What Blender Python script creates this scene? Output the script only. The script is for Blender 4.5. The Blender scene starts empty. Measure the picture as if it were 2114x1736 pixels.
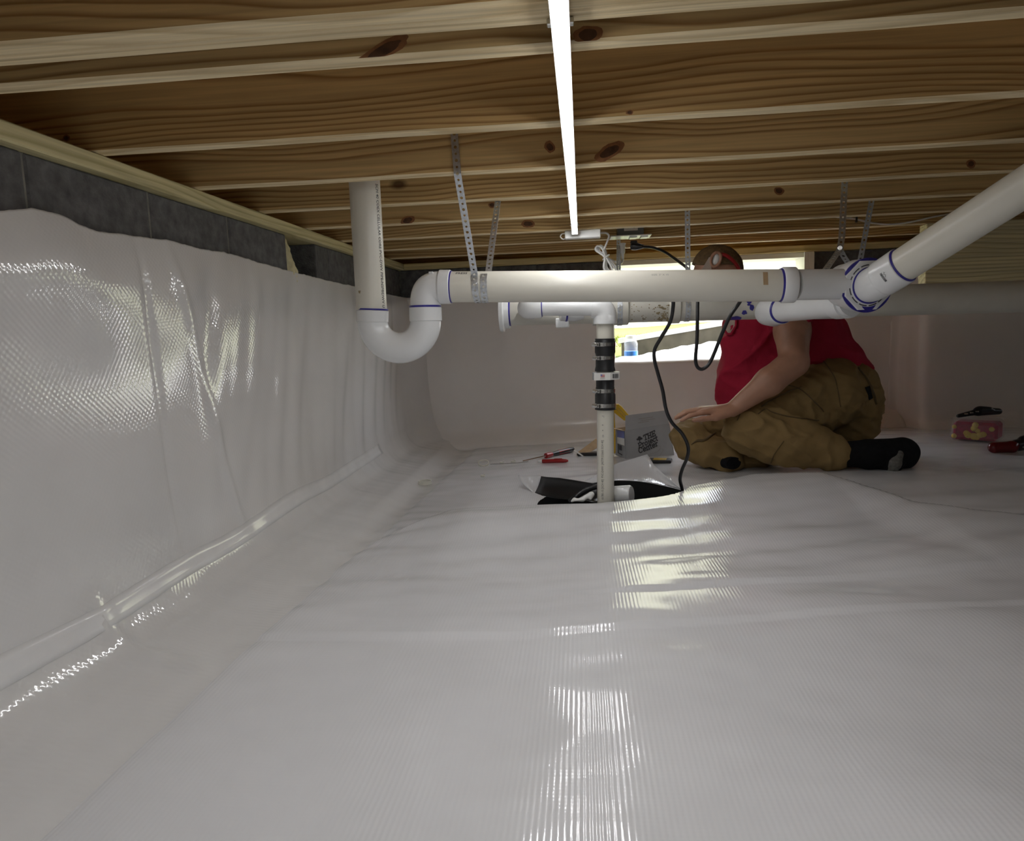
import bpy, math, random
import numpy as np
from mathutils import Vector, Matrix, noise as mnoise

random.seed(7)
S = bpy.context.scene
COL = S.collection

# ------------------------------------------------------------------ camera
FPX, CX, CY = 1500.0, 1057.0, 868.0
CAM = np.array([0.0, 0.0, 0.66])
def _n(v):
    v = np.array(v, float); return v / np.linalg.norm(v)
_d = _n([(1199 - CX) / FPX, (677 - CY) / FPX, 1])
_u = np.array([-.025, -1, 0.]); _u = _n(_u - _u.dot(_d) * _d)
RM = np.array([np.cross(_d, _u), _d, _u])          # camera (x right, y down, z forward) -> world
cd = bpy.data.cameras.new('camera'); cam = bpy.data.objects.new('camera', cd); COL.objects.link(cam)
_r, _dn, _f = RM @ np.array([1, 0, 0]), RM @ np.array([0, 1, 0]), RM @ np.array([0, 0, 1])
m = Matrix.Identity(4)
for i in range(3):
    m[i][0], m[i][1], m[i][2], m[i][3] = _r[i], -_dn[i], -_f[i], CAM[i]
cam.matrix_world = m
cd.sensor_fit = 'HORIZONTAL'; cd.sensor_width = 36.0; cd.lens = 36.0 * FPX / 2114.0
cd.clip_start = 0.02; cd.clip_end = 300
S.camera = cam

# ------------------------------------------------------------------ world, sun, exposure
W = bpy.data.worlds.new('sky'); S.world = W; W.use_nodes = True
wn = W.node_tree.nodes; wl = W.node_tree.links
bg = wn['Background']; sky = wn.new('ShaderNodeTexSky'); sky.sky_type = 'NISHITA'
sky.sun_disc = False; sky.sun_elevation = math.radians(55); sky.sun_rotation = math.radians(60)
hz = wn.new('ShaderNodeHueSaturation'); hz.inputs['Saturation'].default_value = .30          # hazy, nearly white sky
wl.new(sky.outputs[0], hz.inputs['Color']); wl.new(hz.outputs[0], bg.inputs[0]); bg.inputs[1].default_value = 1.35
sd = bpy.data.lights.new('sun', 'SUN'); sd.energy = 15.0; sd.angle = math.radians(0.6); sd.color = (1, .95, .85)
so = bpy.data.objects.new('sun', sd); COL.objects.link(so)
so.rotation_euler = Vector((-.62, -.1, -.80)).to_track_quat('-Z', 'Y').to_euler()
so.location = (6, 8, 9)
LED_STRENGTH = 54.0
S.cycles.max_bounces = 7; S.cycles.diffuse_bounces = 4; S.cycles.glossy_bounces = 3; S.cycles.transmission_bounces = 5; S.cycles.caustics_reflective = False; S.cycles.caustics_refractive = False
S.view_settings.view_transform = 'Standard'; S.view_settings.look = 'None'
S.view_settings.exposure = 0.0; S.view_settings.gamma = 1.0; S.view_settings.use_curve_mapping = False

# ------------------------------------------------------------------ pixel -> world helpers
def ray(px, py): return RM @ np.array([(px - CX) / FPX, (py - CY) / FPX, 1.0])
def at(px, py, Y):
    r = ray(px, py); return CAM + r * (Y / r[1])
def atz(px, py, z):
    r = ray(px, py); return CAM + r * ((z - CAM[2]) / r[2])
def atx(px, py, x):
    r = ray(px, py); return CAM + r * (x / r[0])
def nz(x, y, z=0.0): return mnoise.noise(Vector((x, y, z)))
def sst(a, b, x):
    t = min(1, max(0, (x - a) / (b - a))); return t * t * (3 - 2 * t)

# ------------------------------------------------------------------ materials
def new_mat(name):
    m = bpy.data.materials.new(name); m.use_nodes = True
    return m, m.node_tree.nodes, m.node_tree.links, m.node_tree.nodes['Principled BSDF']
def plain(name, col, rough=.5, metal=0., var=.06, scale=14., bump=0., spec=.5, trans=0., bscale=None):
    """solid colour with a little mottling and relief"""
    m, n, l, p = new_mat(name)
    p.inputs['Roughness'].default_value = rough; p.inputs['Metallic'].default_value = metal
    p.inputs['Specular IOR Level'].default_value = spec
    if trans: p.inputs['Transmission Weight'].default_value = trans; p.inputs['IOR'].default_value = 1.12
    tc = n.new('ShaderNodeTexCoord'); no = n.new('ShaderNodeTexNoise')
    no.inputs['Scale'].default_value = scale; no.inputs['Detail'].default_value = 5
    l.new(tc.outputs['Object'], no.inputs['Vector'])
    rp = n.new('ShaderNodeValToRGB')
    rp.color_ramp.elements[0].position = .3; rp.color_ramp.elements[1].position = .7
    rp.color_ramp.elements[0].color = tuple(max(0, c * (1 - var)) for c in col) + (1,)
    rp.color_ramp.elements[1].color = tuple(min(1, c * (1 + var)) for c in col) + (1,)
    l.new(no.outputs['Fac'], rp.inputs['Fac']); l.new(rp.outputs['Color'], p.inputs['Base Color'])
    if bump:
        b = n.new('ShaderNodeBump'); b.inputs['Strength'].default_value = bump; b.inputs['Distance'].default_value = .004
        if bscale:
            n2 = n.new('ShaderNodeTexNoise'); n2.inputs['Scale'].default_value = bscale; n2.inputs['Detail'].default_value = 6
            l.new(tc.outputs['Object'], n2.inputs['Vector']); l.new(n2.outputs['Fac'], b.inputs['Height'])
        else:
            l.new(no.outputs['Fac'], b.inputs['Height'])
        l.new(b.outputs['Normal'], p.inputs['Normal'])
    return m
def emit(name, col, s):
    m, n, l, p = new_mat(name)
    p.inputs['Base Color'].default_value = (.9, .9, .9, 1)
    p.inputs['Emission Color'].default_value = tuple(col) + (1,); p.inputs['Emission Strength'].default_value = s
    return m
def wood(name, light, dark, axis='X', ring=24., pale=None, rough=.65, knots=True, pith=(.11, .05), tint=(.95, .82, .66)):
    """flat sawn softwood: rings cut lengthwise, fine streaks, sparse knots"""
    m, n, l, p = new_mat(name)
    p.inputs['Roughness'].default_value = rough; p.inputs['Specular IOR Level'].default_value = .25
    tc = n.new('ShaderNodeTexCoord'); oi = n.new('ShaderNodeObjectInfo')
    def math_(op, a, b=None, v=None):
        k = n.new('ShaderNodeMath'); k.operation = op
        l.new(a, k.inputs[0])
        if b is not None: l.new(b, k.inputs[1])
        if v is not None: k.inputs[1].default_value = v
        return k.outputs[0]
    sep = n.new('ShaderNodeSeparateXYZ'); l.new(tc.outputs['Object'], sep.inputs[0])
    ax = {'X': (0, 1, 2), 'Y': (1, 0, 2)}[axis]
    L, A, B = (sep.outputs[i] for i in ax)
    r = oi.outputs['Random']
    Lr = math_('ADD', L, math_('MULTIPLY', r, v=61.))
    # low frequency wander of the rings along the board
    cv = n.new('ShaderNodeCombineXYZ')
    l.new(math_('MULTIPLY', Lr, v=.75), cv.inputs[0]); l.new(math_('MULTIPLY', A, v=2.), cv.inputs[1]); l.new(math_('MULTIPLY', B, v=3.2), cv.inputs[2])
    n1 = n.new('ShaderNodeTexNoise'); n1.inputs['Scale'].default_value = 1.7; n1.inputs['Detail'].default_value = 1.6; n1.inputs['Roughness'].default_value = .45
    l.new(cv.outputs[0], n1.inputs['Vector'])
    wob = math_('MULTIPLY', math_('SUBTRACT', n1.outputs['Fac'], v=.5), v=.10)
    off = math_('MULTIPLY', math_('SUBTRACT', math_('FRACT', math_('MULTIPLY', r, v=7.31)), v=.5), v=.22)
    b2 = math_('ADD', math_('ADD', B, wob), math_('SUBTRACT', off, v=pith[1]))
    a2 = math_('ADD', math_('MULTIPLY', A, v=.6), v=pith[0] * .35)
    rv = n.new('ShaderNodeCombineXYZ'); l.new(a2, rv.inputs[1]); l.new(b2, rv.inputs[2])
    w = n.new('ShaderNodeTexWave'); w.wave_type = 'RINGS'; w.rings_direction = 'X'; w.wave_profile = 'SAW'
    w.inputs['Scale'].default_value = ring; w.inputs['Distortion'].default_value = .25; w.inputs['Detail'].default_value = 1.0
    w.inputs['Detail Scale'].default_value = .4
    l.new(rv.outputs[0], w.inputs['Vector'])
    rp = n.new('ShaderNodeValToRGB'); e = rp.color_ramp.elements
    e[0].position = 0.; e[0].color = tuple(light) + (1,); e[1].position = 1.; e[1].color = tuple(c * .93 for c in light) + (1,)
    k = e.new(.45); k.color = tuple(light) + (1,)
    k = e.new(.86); k.color = tuple(dark) + (1,)
    l.new(w.outputs['Fac'], rp.inputs['Fac'])
    # fine streaks
    sv = n.new('ShaderNodeCombineXYZ')
    l.new(math_('MULTIPLY', Lr, v=1.5), sv.inputs[0]); l.new(math_('MULTIPLY', A, v=60.), sv.inputs[1]); l.new(math_('MULTIPLY', B, v=60.), sv.inputs[2])
    n2 = n.new('ShaderNodeTexNoise'); n2.inputs['Scale'].default_value = 2.; n2.inputs['Detail'].default_value = 2
    l.new(sv.outputs[0], n2.inputs['Vector'])
    mr = n.new('ShaderNodeMapRange'); mr.inputs[1].default_value = .3; mr.inputs[2].default_value = .7; mr.inputs[3].default_value = .80; mr.inputs[4].default_value = 1.1
    l.new(n2.outputs['Fac'], mr.inputs[0])
    mx = n.new('ShaderNodeVectorMath'); mx.operation = 'MULTIPLY'; l.new(rp.outputs['Color'], mx.inputs[0]); l.new(mr.outputs[0], mx.inputs[1])
    # board to board tone
    tn = n.new('ShaderNodeMix'); tn.data_type = 'RGBA'; tn.inputs['A'].default_value = (1.06, 1.04, 1.0, 1); tn.inputs['B'].default_value = tuple(tint) + (1,)
    l.new(math_('FRACT', math_('MULTIPLY', r, v=3.77)), tn.inputs['Factor'])
    my = n.new('ShaderNodeVectorMath'); my.operation = 'MULTIPLY'; l.new(mx.outputs[0], my.inputs[0]); l.new(tn.outputs['Result'], my.inputs[1])
    out = my.outputs[0]
    if knots:
        kv = n.new('ShaderNodeCombineXYZ')
        l.new(math_('MULTIPLY', Lr, v=1.0), kv.inputs[0]); l.new(math_('MULTIPLY', B, v=1.8), kv.inputs[2]); l.new(math_('MULTIPLY', A, v=.4), kv.inputs[1])
        vo = n.new('ShaderNodeTexVoronoi'); vo.inputs['Scale'].default_value = 2.1
        l.new(kv.outputs[0], vo.inputs['Vector'])
        kr = n.new('ShaderNodeMapRange'); kr.inputs[1].default_value = .035; kr.inputs[2].default_value = .075; kr.inputs[3].default_value = .85; kr.inputs[4].default_value = 0.
        l.new(vo.outputs['Distance'], kr.inputs[0])
        mk = n.new('ShaderNodeMix'); mk.data_type = 'RGBA'
        l.new(kr.outputs[0], mk.inputs['Factor']); l.new(out, mk.inputs['A']); mk.inputs['B'].default_value = (.075, .03, .012, 1)
        out = mk.outputs['Result']
    l.new(out, p.inputs['Base Color'])
    b = n.new('ShaderNodeBump'); b.inputs['Strength'].default_value = .25; b.inputs['Distance'].default_value = .002
    l.new(n2.outputs['Fac'], b.inputs['Height']); l.new(b.outputs['Normal'], p.inputs['Normal'])
    return m
def liner(name, col, axes=('X', 'Y'), diag=False, rough=.17, crinkle=.25, weave=.2, spec=.5):
    """glossy reinforced plastic sheet, string weave showing through as fine ribs"""
    m, n, l, p = new_mat(name)
    p.inputs['Specular IOR Level'].default_value = spec
    tc = n.new('ShaderNodeTexCoord')
    no = n.new('ShaderNodeTexNoise'); no.inputs['Scale'].default_value = 2.6; no.inputs['Detail'].default_value = 4; no.inputs['Roughness'].default_value = .6
    l.new(tc.outputs['Object'], no.inputs['Vector'])
    rp = n.new('ShaderNodeValToRGB'); e = rp.color_ramp.elements
    e[0].position = .3; e[0].color = tuple(c * .95 for c in col) + (1,); e[1].position = .72; e[1].color = tuple(min(1, c * 1.03) for c in col) + (1,)
    l.new(no.outputs['Fac'], rp.inputs['Fac']); l.new(rp.outputs['Color'], p.inputs['Base Color'])
    rr = n.new('ShaderNodeMath'); rr.operation = 'MULTIPLY_ADD'; rr.inputs[1].default_value = .22; rr.inputs[2].default_value = rough - .11
    l.new(no.outputs['Fac'], rr.inputs[0]); l.new(rr.outputs[0], p.inputs['Roughness'])
    mp = n.new('ShaderNodeMapping'); l.new(tc.outputs['Object'], mp.inputs['Vector'])
    if diag: mp.inputs['Rotation'].default_value = (math.radians(40), 0, 0)
    hs = []
    for ai, ax in enumerate(axes):
        w = n.new('ShaderNodeTexWave'); w.wave_type = 'BANDS'; w.bands_direction = ax; w.wave_profile = 'SIN'
        w.inputs['Scale'].default_value = 36. if not diag else 30.; w.inputs['Distortion'].default_value = .6; w.inputs['Detail Scale'].default_value = 1.
        l.new(mp.outputs[0], w.inputs['Vector'])
        k = n.new('ShaderNodeMath'); k.operation = 'MULTIPLY'; k.inputs[1].default_value = 1. if (ai == 0 or diag) else .12; l.new(w.outputs['Fac'], k.inputs[0]); hs.append(k.outputs[0])
    ad = n.new('ShaderNodeMath'); ad.operation = 'ADD'; l.new(hs[0], ad.inputs[0]); l.new(hs[1], ad.inputs[1])
    # faint crinkle of the sheet itself
    nb = n.new('ShaderNodeTexNoise'); nb.inputs['Scale'].default_value = 7.; nb.inputs['Detail'].default_value = 2
    l.new(tc.outputs['Object'], nb.inputs['Vector'])
    b0 = n.new('ShaderNodeBump'); b0.inputs['Strength'].default_value = crinkle; b0.inputs['Distance'].default_value = .006; l.new(nb.outputs['Fac'], b0.inputs['Height'])
    b = n.new('ShaderNodeBump'); b.inputs['Strength'].default_value = weave; b.inputs['Distance'].default_value = .0010
    l.new(ad.outputs[0], b.inputs['Height']); l.new(b0.outputs['Normal'], b.inputs['Normal']); l.new(b.outputs['Normal'], p.inputs['Normal'])
    return m

M = {}
M['liner_floor'] = liner('white_liner_floor', (.71, .71, .725), rough=.12, weave=.21)
M['liner_left'] = liner('white_liner_left', (.71, .70, .69), ('Y', 'Z'), True, .085, .12, .12, 1.)
M['liner_far_lit'] = liner('white_liner_far_lit', (.86, .82, .79), ('X', 'Z'), False, .22, .25, .07)  # same sheeting as the floor, colour raised in place of light at far end
M['tape'] = plain('seam_tape', (.76, .755, .75), .12, var=.03)
M['liner_black'] = plain('black_liner_underside', (.012, .012, .013), .38, var=.2)
M['joist'] = wood('pine_joist', (.62, .455, .22), (.32, .185, .07))
M['joist_edge_lit'] = wood('pine_joist_edge_lit', (.78, .66, .43), (.60, .47, .27), knots=False, tint=(1, .96, .9))  # bottom edges: paler edge grain, with floor bounce also put into the colour
M['deck'] = wood('subfloor_board', (.55, .38, .17), (.36, .22, .09), 'X', 14.)
M['sill'] = wood('treated_sill', (.62, .55, .31), (.44, .38, .19), 'Y', 16., knots=False, tint=(1, 1, 1))
M['sillx'] = wood('treated_sill_far', (.66, .55, .28), (.44, .33, .13), 'X', 16., knots=False, tint=(1, .97, .92))
M['beam'] = wood('girder_wood', (.84, .75, .47), (.63, .53, .28), 'X', 18., tint=(1, 1, 1))
M['block'] = plain('concrete_block', (.125, .122, .12), .9, var=.35, scale=30, bump=.9, bscale=170, spec=.2)
M['mortar'] = plain('mortar', (.20, .19, .165), .95, var=.3, scale=20, bump=.8, bscale=120, spec=.2)
M['foam'] = plain('spray_foam', (.55, .50, .30), .6, var=.2, scale=40, bump=.8)
M['pvc'] = plain('pvc_pipe', (.70, .675, .59), .3, var=.03, scale=6)
M['pvc_old'] = plain('weathered_pvc', (.62, .60, .53), .42, var=.06, scale=9)
M['pvc_white'] = plain('white_pvc_fitting', (.78, .79, .79), .24, var=.02)
M['primer'] = plain('purple_primer', (.035, .03, .26), .35, var=.25, scale=60)
M['primer_pale'] = plain('pale_primer_stain', (.50, .48, .68), .35, var=.1, scale=30)
M['print'] = plain('black_print', (.05, .05, .055), .6)
M['print_grey'] = plain('grey_print', (.30, .29, .27), .6)
M['galv'] = plain('galvanised_steel', (.60, .63, .66), .38, metal=.85, var=.18, scale=120)
M['steel'] = plain('bright_steel', (.72, .72, .70), .22, metal=1., var=.1, scale=90)
M['rubber'] = plain('black_rubber', (.014, .014, .015), .42, var=.2)
M['black'] = plain('black_plastic', (.012, .012, .014), .33, var=.2)
M['knot'] = plain('pine_knot', (.10, .045, .02), .6, var=.4, scale=60)
M['knot_ring'] = plain('pine_knot_edge', (.30, .13, .05), .6, var=.3, scale=50)
M['led'] = emit('led_diffuser', (.985, .99, 1.), LED_STRENGTH)
M['alu'] = plain('white_aluminium', (.80, .80, .79), .35, metal=.2, var=.03)
M['white_pl'] = plain('white_plastic', (.80, .80, .78), .35, var=.03)
M['grey_box'] = plain('grey_steel_box', (.17, .185, .20), .5, metal=.3, var=.1)
M['paper'] = plain('white_label', (.75, .74, .71), .6, var=.03)
M['card_grey'] = plain('grey_carton', (.33, .335, .34), .6, var=.04, scale=20)
M['card_blue'] = plain('blue_print', (.20, .22, .48), .6)
M['kraft'] = plain('kraft_card', (.42, .29, .16), .8, var=.1, scale=40)
M['yellow'] = plain('yellow_plastic', (.62, .40, .02), .4, var=.06)
M['red'] = plain('red_plastic', (.34, .012, .014), .32, var=.06)
M['maroon'] = plain('dark_red_plastic', (.13, .006, .008), .22, var=.1)
M['shirt'] = plain('crimson_cotton', (.37, .015, .042), .85, var=.12, scale=8, bump=.25, bscale=260, spec=.2)
M['shirt_pale'] = plain('pale_shirt_lining', (.44, .36, .30), .8, var=.1)
M['khaki'] = plain('khaki_canvas', (.255, .17, .07), .85, var=.14, scale=10, bump=.3, bscale=300, spec=.2)
M['khaki_dark'] = plain('khaki_seam_and_shade', (.12, .08, .035), .9, var=.1)
M['skin'] = plain('skin', (.43, .225, .145), .5, var=.10, scale=22, bump=.1, bscale=150)
M['hair'] = plain('brown_cap_cloth', (.14, .085, .035), .8, var=.35, scale=70, bump=.7, bscale=200)
M['sock'] = plain('black_sock', (.010, .010, .011), .9, var=.2, scale=60, bump=.4, spec=.15)
M['sock_grey'] = plain('grey_sock_heel', (.16, .155, .14), .95, var=.25, scale=90, bump=.6, spec=.15)
M['grass'] = plain('bright_grass', (.14, .17, .018), .8, var=.4, scale=9)
M['soil'] = plain('soil', (.16, .12, .08), .95, var=.4, scale=12, bump=1.)
M['timber'] = plain('weathered_concrete_edge', (.075, .066, .05), .9, var=.3, scale=9, bump=.6)
M['pale_edge'] = plain('pale_edging_top', (.5, .5, .49), .8, var=.1)
M['bag'] = plain('white_bag', (.80, .81, .83), .5, var=.03)
M['clear'] = plain('clear_plastic', (.85, .88, .9), .08, var=.01)
M['clear'].node_tree.nodes['Principled BSDF'].inputs['Alpha'].default_value = .16
M['candy_red'] = plain('red_sweets', (.42, .015, .07), .35, var=.3, scale=60)
M['candy_yel'] = plain('yellow_sweets', (.80, .60, .12), .4, var=.15, scale=60)
M['blue'] = plain('blue_plastic', (.05, .22, .75), .35)
M['frame'] = plain('white_frame_paint', (.74, .72, .66), .5, var=.04)
M['flag_red'] = plain('flag_red', (.55, .05, .06), .5)
M['siding'] = plain('pale_beige_siding', (.82, .77, .62), .7, var=.05)
M['zip'] = plain('natural_nylon', (.72, .71, .62), .4, var=.05)
M['dirt'] = plain('brown_grime', (.30, .24, .14), .9, var=.4, scale=80)

# ------------------------------------------------------------------ mesh builder
def frame_of(t, up=(0, 0, 1)):
    t = _n(t); up = np.array(up, float)
    if abs(t.dot(up)) > .97: up = np.array([1., 0, 0])
    a = _n(np.cross(t, up)); return a, np.cross(a, t)
class MB:
    def __init__(s): s.v = []; s.f = []; s.m = []
    def add(s, vs, fs, mi=0):
        o = len(s.v); s.v += [tuple(map(float, q)) for q in vs]; s.f += [tuple(i + o for i in q) for q in fs]; s.m += [mi] * len(fs); return s
    def box(s, c, sz, R=None, mi=0, bev=0.):
        h = np.array(sz) / 2.
        if bev <= 0:
            vs = [np.array([x, y, z]) * h for x in (-1, 1) for y in (-1, 1) for z in (-1, 1)]
            fs = [(0, 1, 3, 2), (4, 6, 7, 5), (0, 4, 5, 1), (2, 3, 7, 6), (0, 2, 6, 4), (1, 5, 7, 3)]
        else:
            vs = []; idx = {}
            for x in (-1, 1):
                for y in (-1, 1):
                    for z in (-1, 1):
                        for k in range(3):
                            q = np.array([x, y, z]) * h; sg = np.array([x, y, z]); mm = np.array([bev] * 3); mm[k] = 0
                            idx[(x, y, z, k)] = len(vs); vs.append(q - sg * mm)
            fs = []
            for k in range(3):
                a, b = [i for i in range(3) if i != k]
                for sg in (-1, 1):
                    ring = []
                    for (p, q) in ((-1, -1), (1, -1), (1, 1), (-1, 1)):
                        c3 = [0, 0, 0]; c3[k] = sg; c3[a] = p; c3[b] = q; ring.append(idx[(*c3, k)])
                    fs.append(tuple(ring))
            for k in range(3):
                a, b = [i for i in range(3) if i != k]
                for p in (-1, 1):
                    for q in (-1, 1):
                        c1 = [0] * 3; c2 = [0] * 3; c1[k] = -1; c2[k] = 1
                        for c3 in (c1, c2): c3[a] = p; c3[b] = q
                        fs.append((idx[(*c1, a)], idx[(*c2, a)], idx[(*c2, b)], idx[(*c1, b)]))
            for x in (-1, 1):
                for y in (-1, 1):
                    for z in (-1, 1): fs.append(tuple(idx[(x, y, z, k)] for k in range(3)))
        vs = [(R @ q if R is not None else q) + np.array(c) for q in vs]
        return s.add(vs, fs, mi)
    def tube(s, path, r, n=20, cap=True, mi=0, up=(0, 0, 1)):
        path = [np.array(q, float) for q in path]; k = len(path)
        rs = [r] * k if np.isscalar(r) else list(r)
        vs = []; a = None
        for i, q in enumerate(path):
            t = path[min(i + 1, k - 1)] - path[max(i - 1, 0)]
            if np.linalg.norm(t) < 1e-9: t = path[-1] - path[0]
            t = _n(t)
            if a is None: a, b = frame_of(t, up)
            else:
                a = _n(a - a.dot(t) * t); b = np.cross(a, t)
            for j in range(n):
                w = 2 * math.pi * j / n
                vs.append(q + rs[i] * (a * math.cos(w) + b * math.sin(w)))
        fs = [(i * n + j, i * n + (j + 1) % n, (i + 1) * n + (j + 1) % n, (i + 1) * n + j) for i in range(k - 1) for j in range(n)]
        if cap: fs += [tuple(range(n - 1, -1, -1)), tuple(range((k - 1) * n, k * n))]
        return s.add(vs, fs, mi)
    def lathe(s, a, dirv, prof, n=28, mi=0, up=(0, 0, 1)):
        d = _n(dirv); x, y = frame_of(d, up); a = np.array(a, float); vs = []
        for (t, r) in prof:
            for j in range(n):
                w = 2 * math.pi * (j + .5) / n
                vs.append(a + d * t + r * (x * math.cos(w) + y * math.sin(w)))
        k = len(prof)
        fs = [(i * n + j, i * n + (j + 1) % n, (i + 1) * n + (j + 1) % n, (i + 1) * n + j) for i in range(k - 1) for j in range(n)]
        fs += [tuple(range(n - 1, -1, -1)), tuple(range((k - 1) * n, k * n))]
        return s.add(vs, fs, mi)
    def grid(s, P, mi=0, close=False):
        nu = len(P); nv = len(P[0]); vs = [q for row in P for q in row]
        fs = [(i * nv + j, (i + 1) * nv + j, (i + 1) * nv + j + 1, i * nv + j + 1) for i in range(nu - 1) for j in range(nv - 1)]
        return s.add(vs, fs, mi)
    def prism(s, poly, d, mi=0):
        k = len(poly); poly = [np.array(q, float) for q in poly]; d = np.array(d, float)
        vs = poly + [q + d for q in poly]
        fs = [tuple(range(k)), tuple(range(2 * k - 1, k - 1, -1))] + [(i, i + k, (i + 1) % k + k, (i + 1) % k) for i in range(k)]
        return s.add(vs, fs, mi)

WO = {}          # world origin of every object
def tag(o, label=None, cat=None, group=None, kind=None):
    for k, v in (('label', label), ('category', cat), ('group', group), ('kind', kind)):
        if v: o[k] = v
    return o
def thing(name, loc, label, cat, group=None):
    o = bpy.data.objects.new(name, None); COL.objects.link(o); o.location = tuple(loc); o.empty_display_size = .05
    WO[o] = np.array(loc, float); return tag(o, label, cat, group)
def obj(name, mb, mat, parent=None, smooth=None, origin=None, solid=0., soff=-1., label=None):
    vs = np.array(mb.v, float)
    if parent is not None: o0 = WO[parent]
    elif origin is not None: o0 = np.array(origin, float)
    else: o0 = np.array([(vs[:, 0].min() + vs[:, 0].max()) / 2, (vs[:, 1].min() + vs[:, 1].max()) / 2, vs[:, 2].min()])
    me = bpy.data.meshes.new(name); me.from_pydata((vs - o0).tolist(), [], mb.f)
    for mm in (mat if isinstance(mat, (list, tuple)) else [mat]): me.materials.append(M[mm])
    if isinstance(mat, (list, tuple)): me.polygons.foreach_set('material_index', mb.m)
    me.validate(); me.update()
    o = bpy.data.objects.new(name, me); COL.objects.link(o); WO[o] = o0
    if parent is not None: o.parent = parent
    else: o.location = tuple(o0)
    if smooth is not None:
        if smooth >= 180: me.polygons.foreach_set('use_smooth', [True] * len(me.polygons))
        else: me.shade_smooth() if False else set_smooth(me, smooth)
    if solid:
        md = o.modifiers.new('thickness', 'SOLIDIFY'); md.thickness = solid; md.offset = soff
    if label: o['label'] = label
    return o
def set_smooth(me, ang):
    me.polygons.foreach_set('use_smooth', [True] * len(me.polygons))
    me.set_sharp_from_angle(angle=math.radians(ang))
def arc(c, r, u, v, a0, a1, n=14):
    c = np.array(c, float); return [c + r * (np.array(u) * math.cos(a) + np.array(v) * math.sin(a)) for a in np.linspace(a0, a1, n)]
def spline(pts, n=8):
    """Catmull-Rom through points"""
    P = [np.array(q, float) for q in pts]; P = [2 * P[0] - P[1]] + P + [2 * P[-1] - P[-2]]; out = []
    for i in range(1, len(P) - 2):
        for t in np.linspace(0, 1, n, endpoint=False):
            a, b, c, d = P[i - 1:i + 3]
            out.append(.5 * (2 * b + (c - a) * t + (2 * a - 5 * b + 4 * c - d) * t * t + (3 * b - a - 3 * c + d) * t ** 3))
    return out + [P[-2]]
def text_geo(txt, size=1., bold=0., shear=0., res=2):
    cu = bpy.data.curves.new('t', 'FONT'); cu.body = txt; cu.size = size; cu.resolution_u = res; cu.offset = bold; cu.shear = shear
    o = bpy.data.objects.new('t', cu); COL.objects.link(o)
    bpy.context.view_layer.update()
    dg = bpy.context.evaluated_depsgraph_get(); me = bpy.data.meshes.new_from_object(o.evaluated_get(dg))
    v = np.array([q.co[:] for q in me.vertices]).reshape(-1, 3); f = [tuple(q.vertices) for q in me.polygons]
    bpy.data.objects.remove(o); bpy.data.curves.remove(cu); bpy.data.meshes.remove(me)
    return v, f
class Cyl:
    """surface coordinates on a pipe: t metres along, angle round, for print, stains and straps"""
    def __init__(s, a, b, r):
        s.a = np.array(a, float); s.b = np.array(b, float); s.r = r; s.d = _n(s.b - s.a)
        tocam = CAM - (s.a + s.b) / 2; s.e = _n(tocam - tocam.dot(s.d) * s.d); s.g = np.cross(s.d, s.e)
    def p(s, t, w, lift=.0004): return s.a + s.d * t + (s.r + lift) * (s.e * math.cos(w) + s.g * math.sin(w))
    def hit(s, px, py):
        o = CAM - s.a; r = ray(px, py); r = r / np.linalg.norm(r)
        o1 = o - o.dot(s.d) * s.d; r1 = r - r.dot(s.d) * s.d
        A, B, C = r1.dot(r1), 2 * o1.dot(r1), o1.dot(o1) - s.r ** 2
        q = max(0, B * B - 4 * A * C); k = (-B - math.sqrt(q)) / (2 * A); P = CAM + r * k - s.a
        return P.dot(s.d), math.atan2(P.dot(s.g), P.dot(s.e))
    def decal(s, poly, n=1):
        """poly of (t, angle) pairs -> thin face set"""
        mb = MB(); vs = [s.p(t, w, .0009) for t, w in poly]; k = len(vs); c = s.p(sum(q[0] for q in poly) / k, sum(q[1] for q in poly) / k, .0012)
        return mb.add(vs + [c], [(i, (i + 1) % k, k) for i in range(k)])
    def splat(s, px, py, rx, ry, n=14, seed=0, rough=.25):
        poly = []
        for j in range(n):
            w = 2 * math.pi * j / n; q = 1 + rough * nz(math.cos(w) * 1.3 + seed, math.sin(w) * 1.3, seed * .7)
            poly.append(s.hit(px + rx * q * math.cos(w), py + ry * q * math.sin(w)))
        return s.decal(poly)
    def ring(s, t, wd, lift=.0012, n=32):
        return MB().lathe(s.a, s.d, [(t - wd / 2, s.r * .9), (t - wd / 2, s.r + lift), (t + wd / 2, s.r + lift), (t + wd / 2, s.r * .9)], n)

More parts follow.
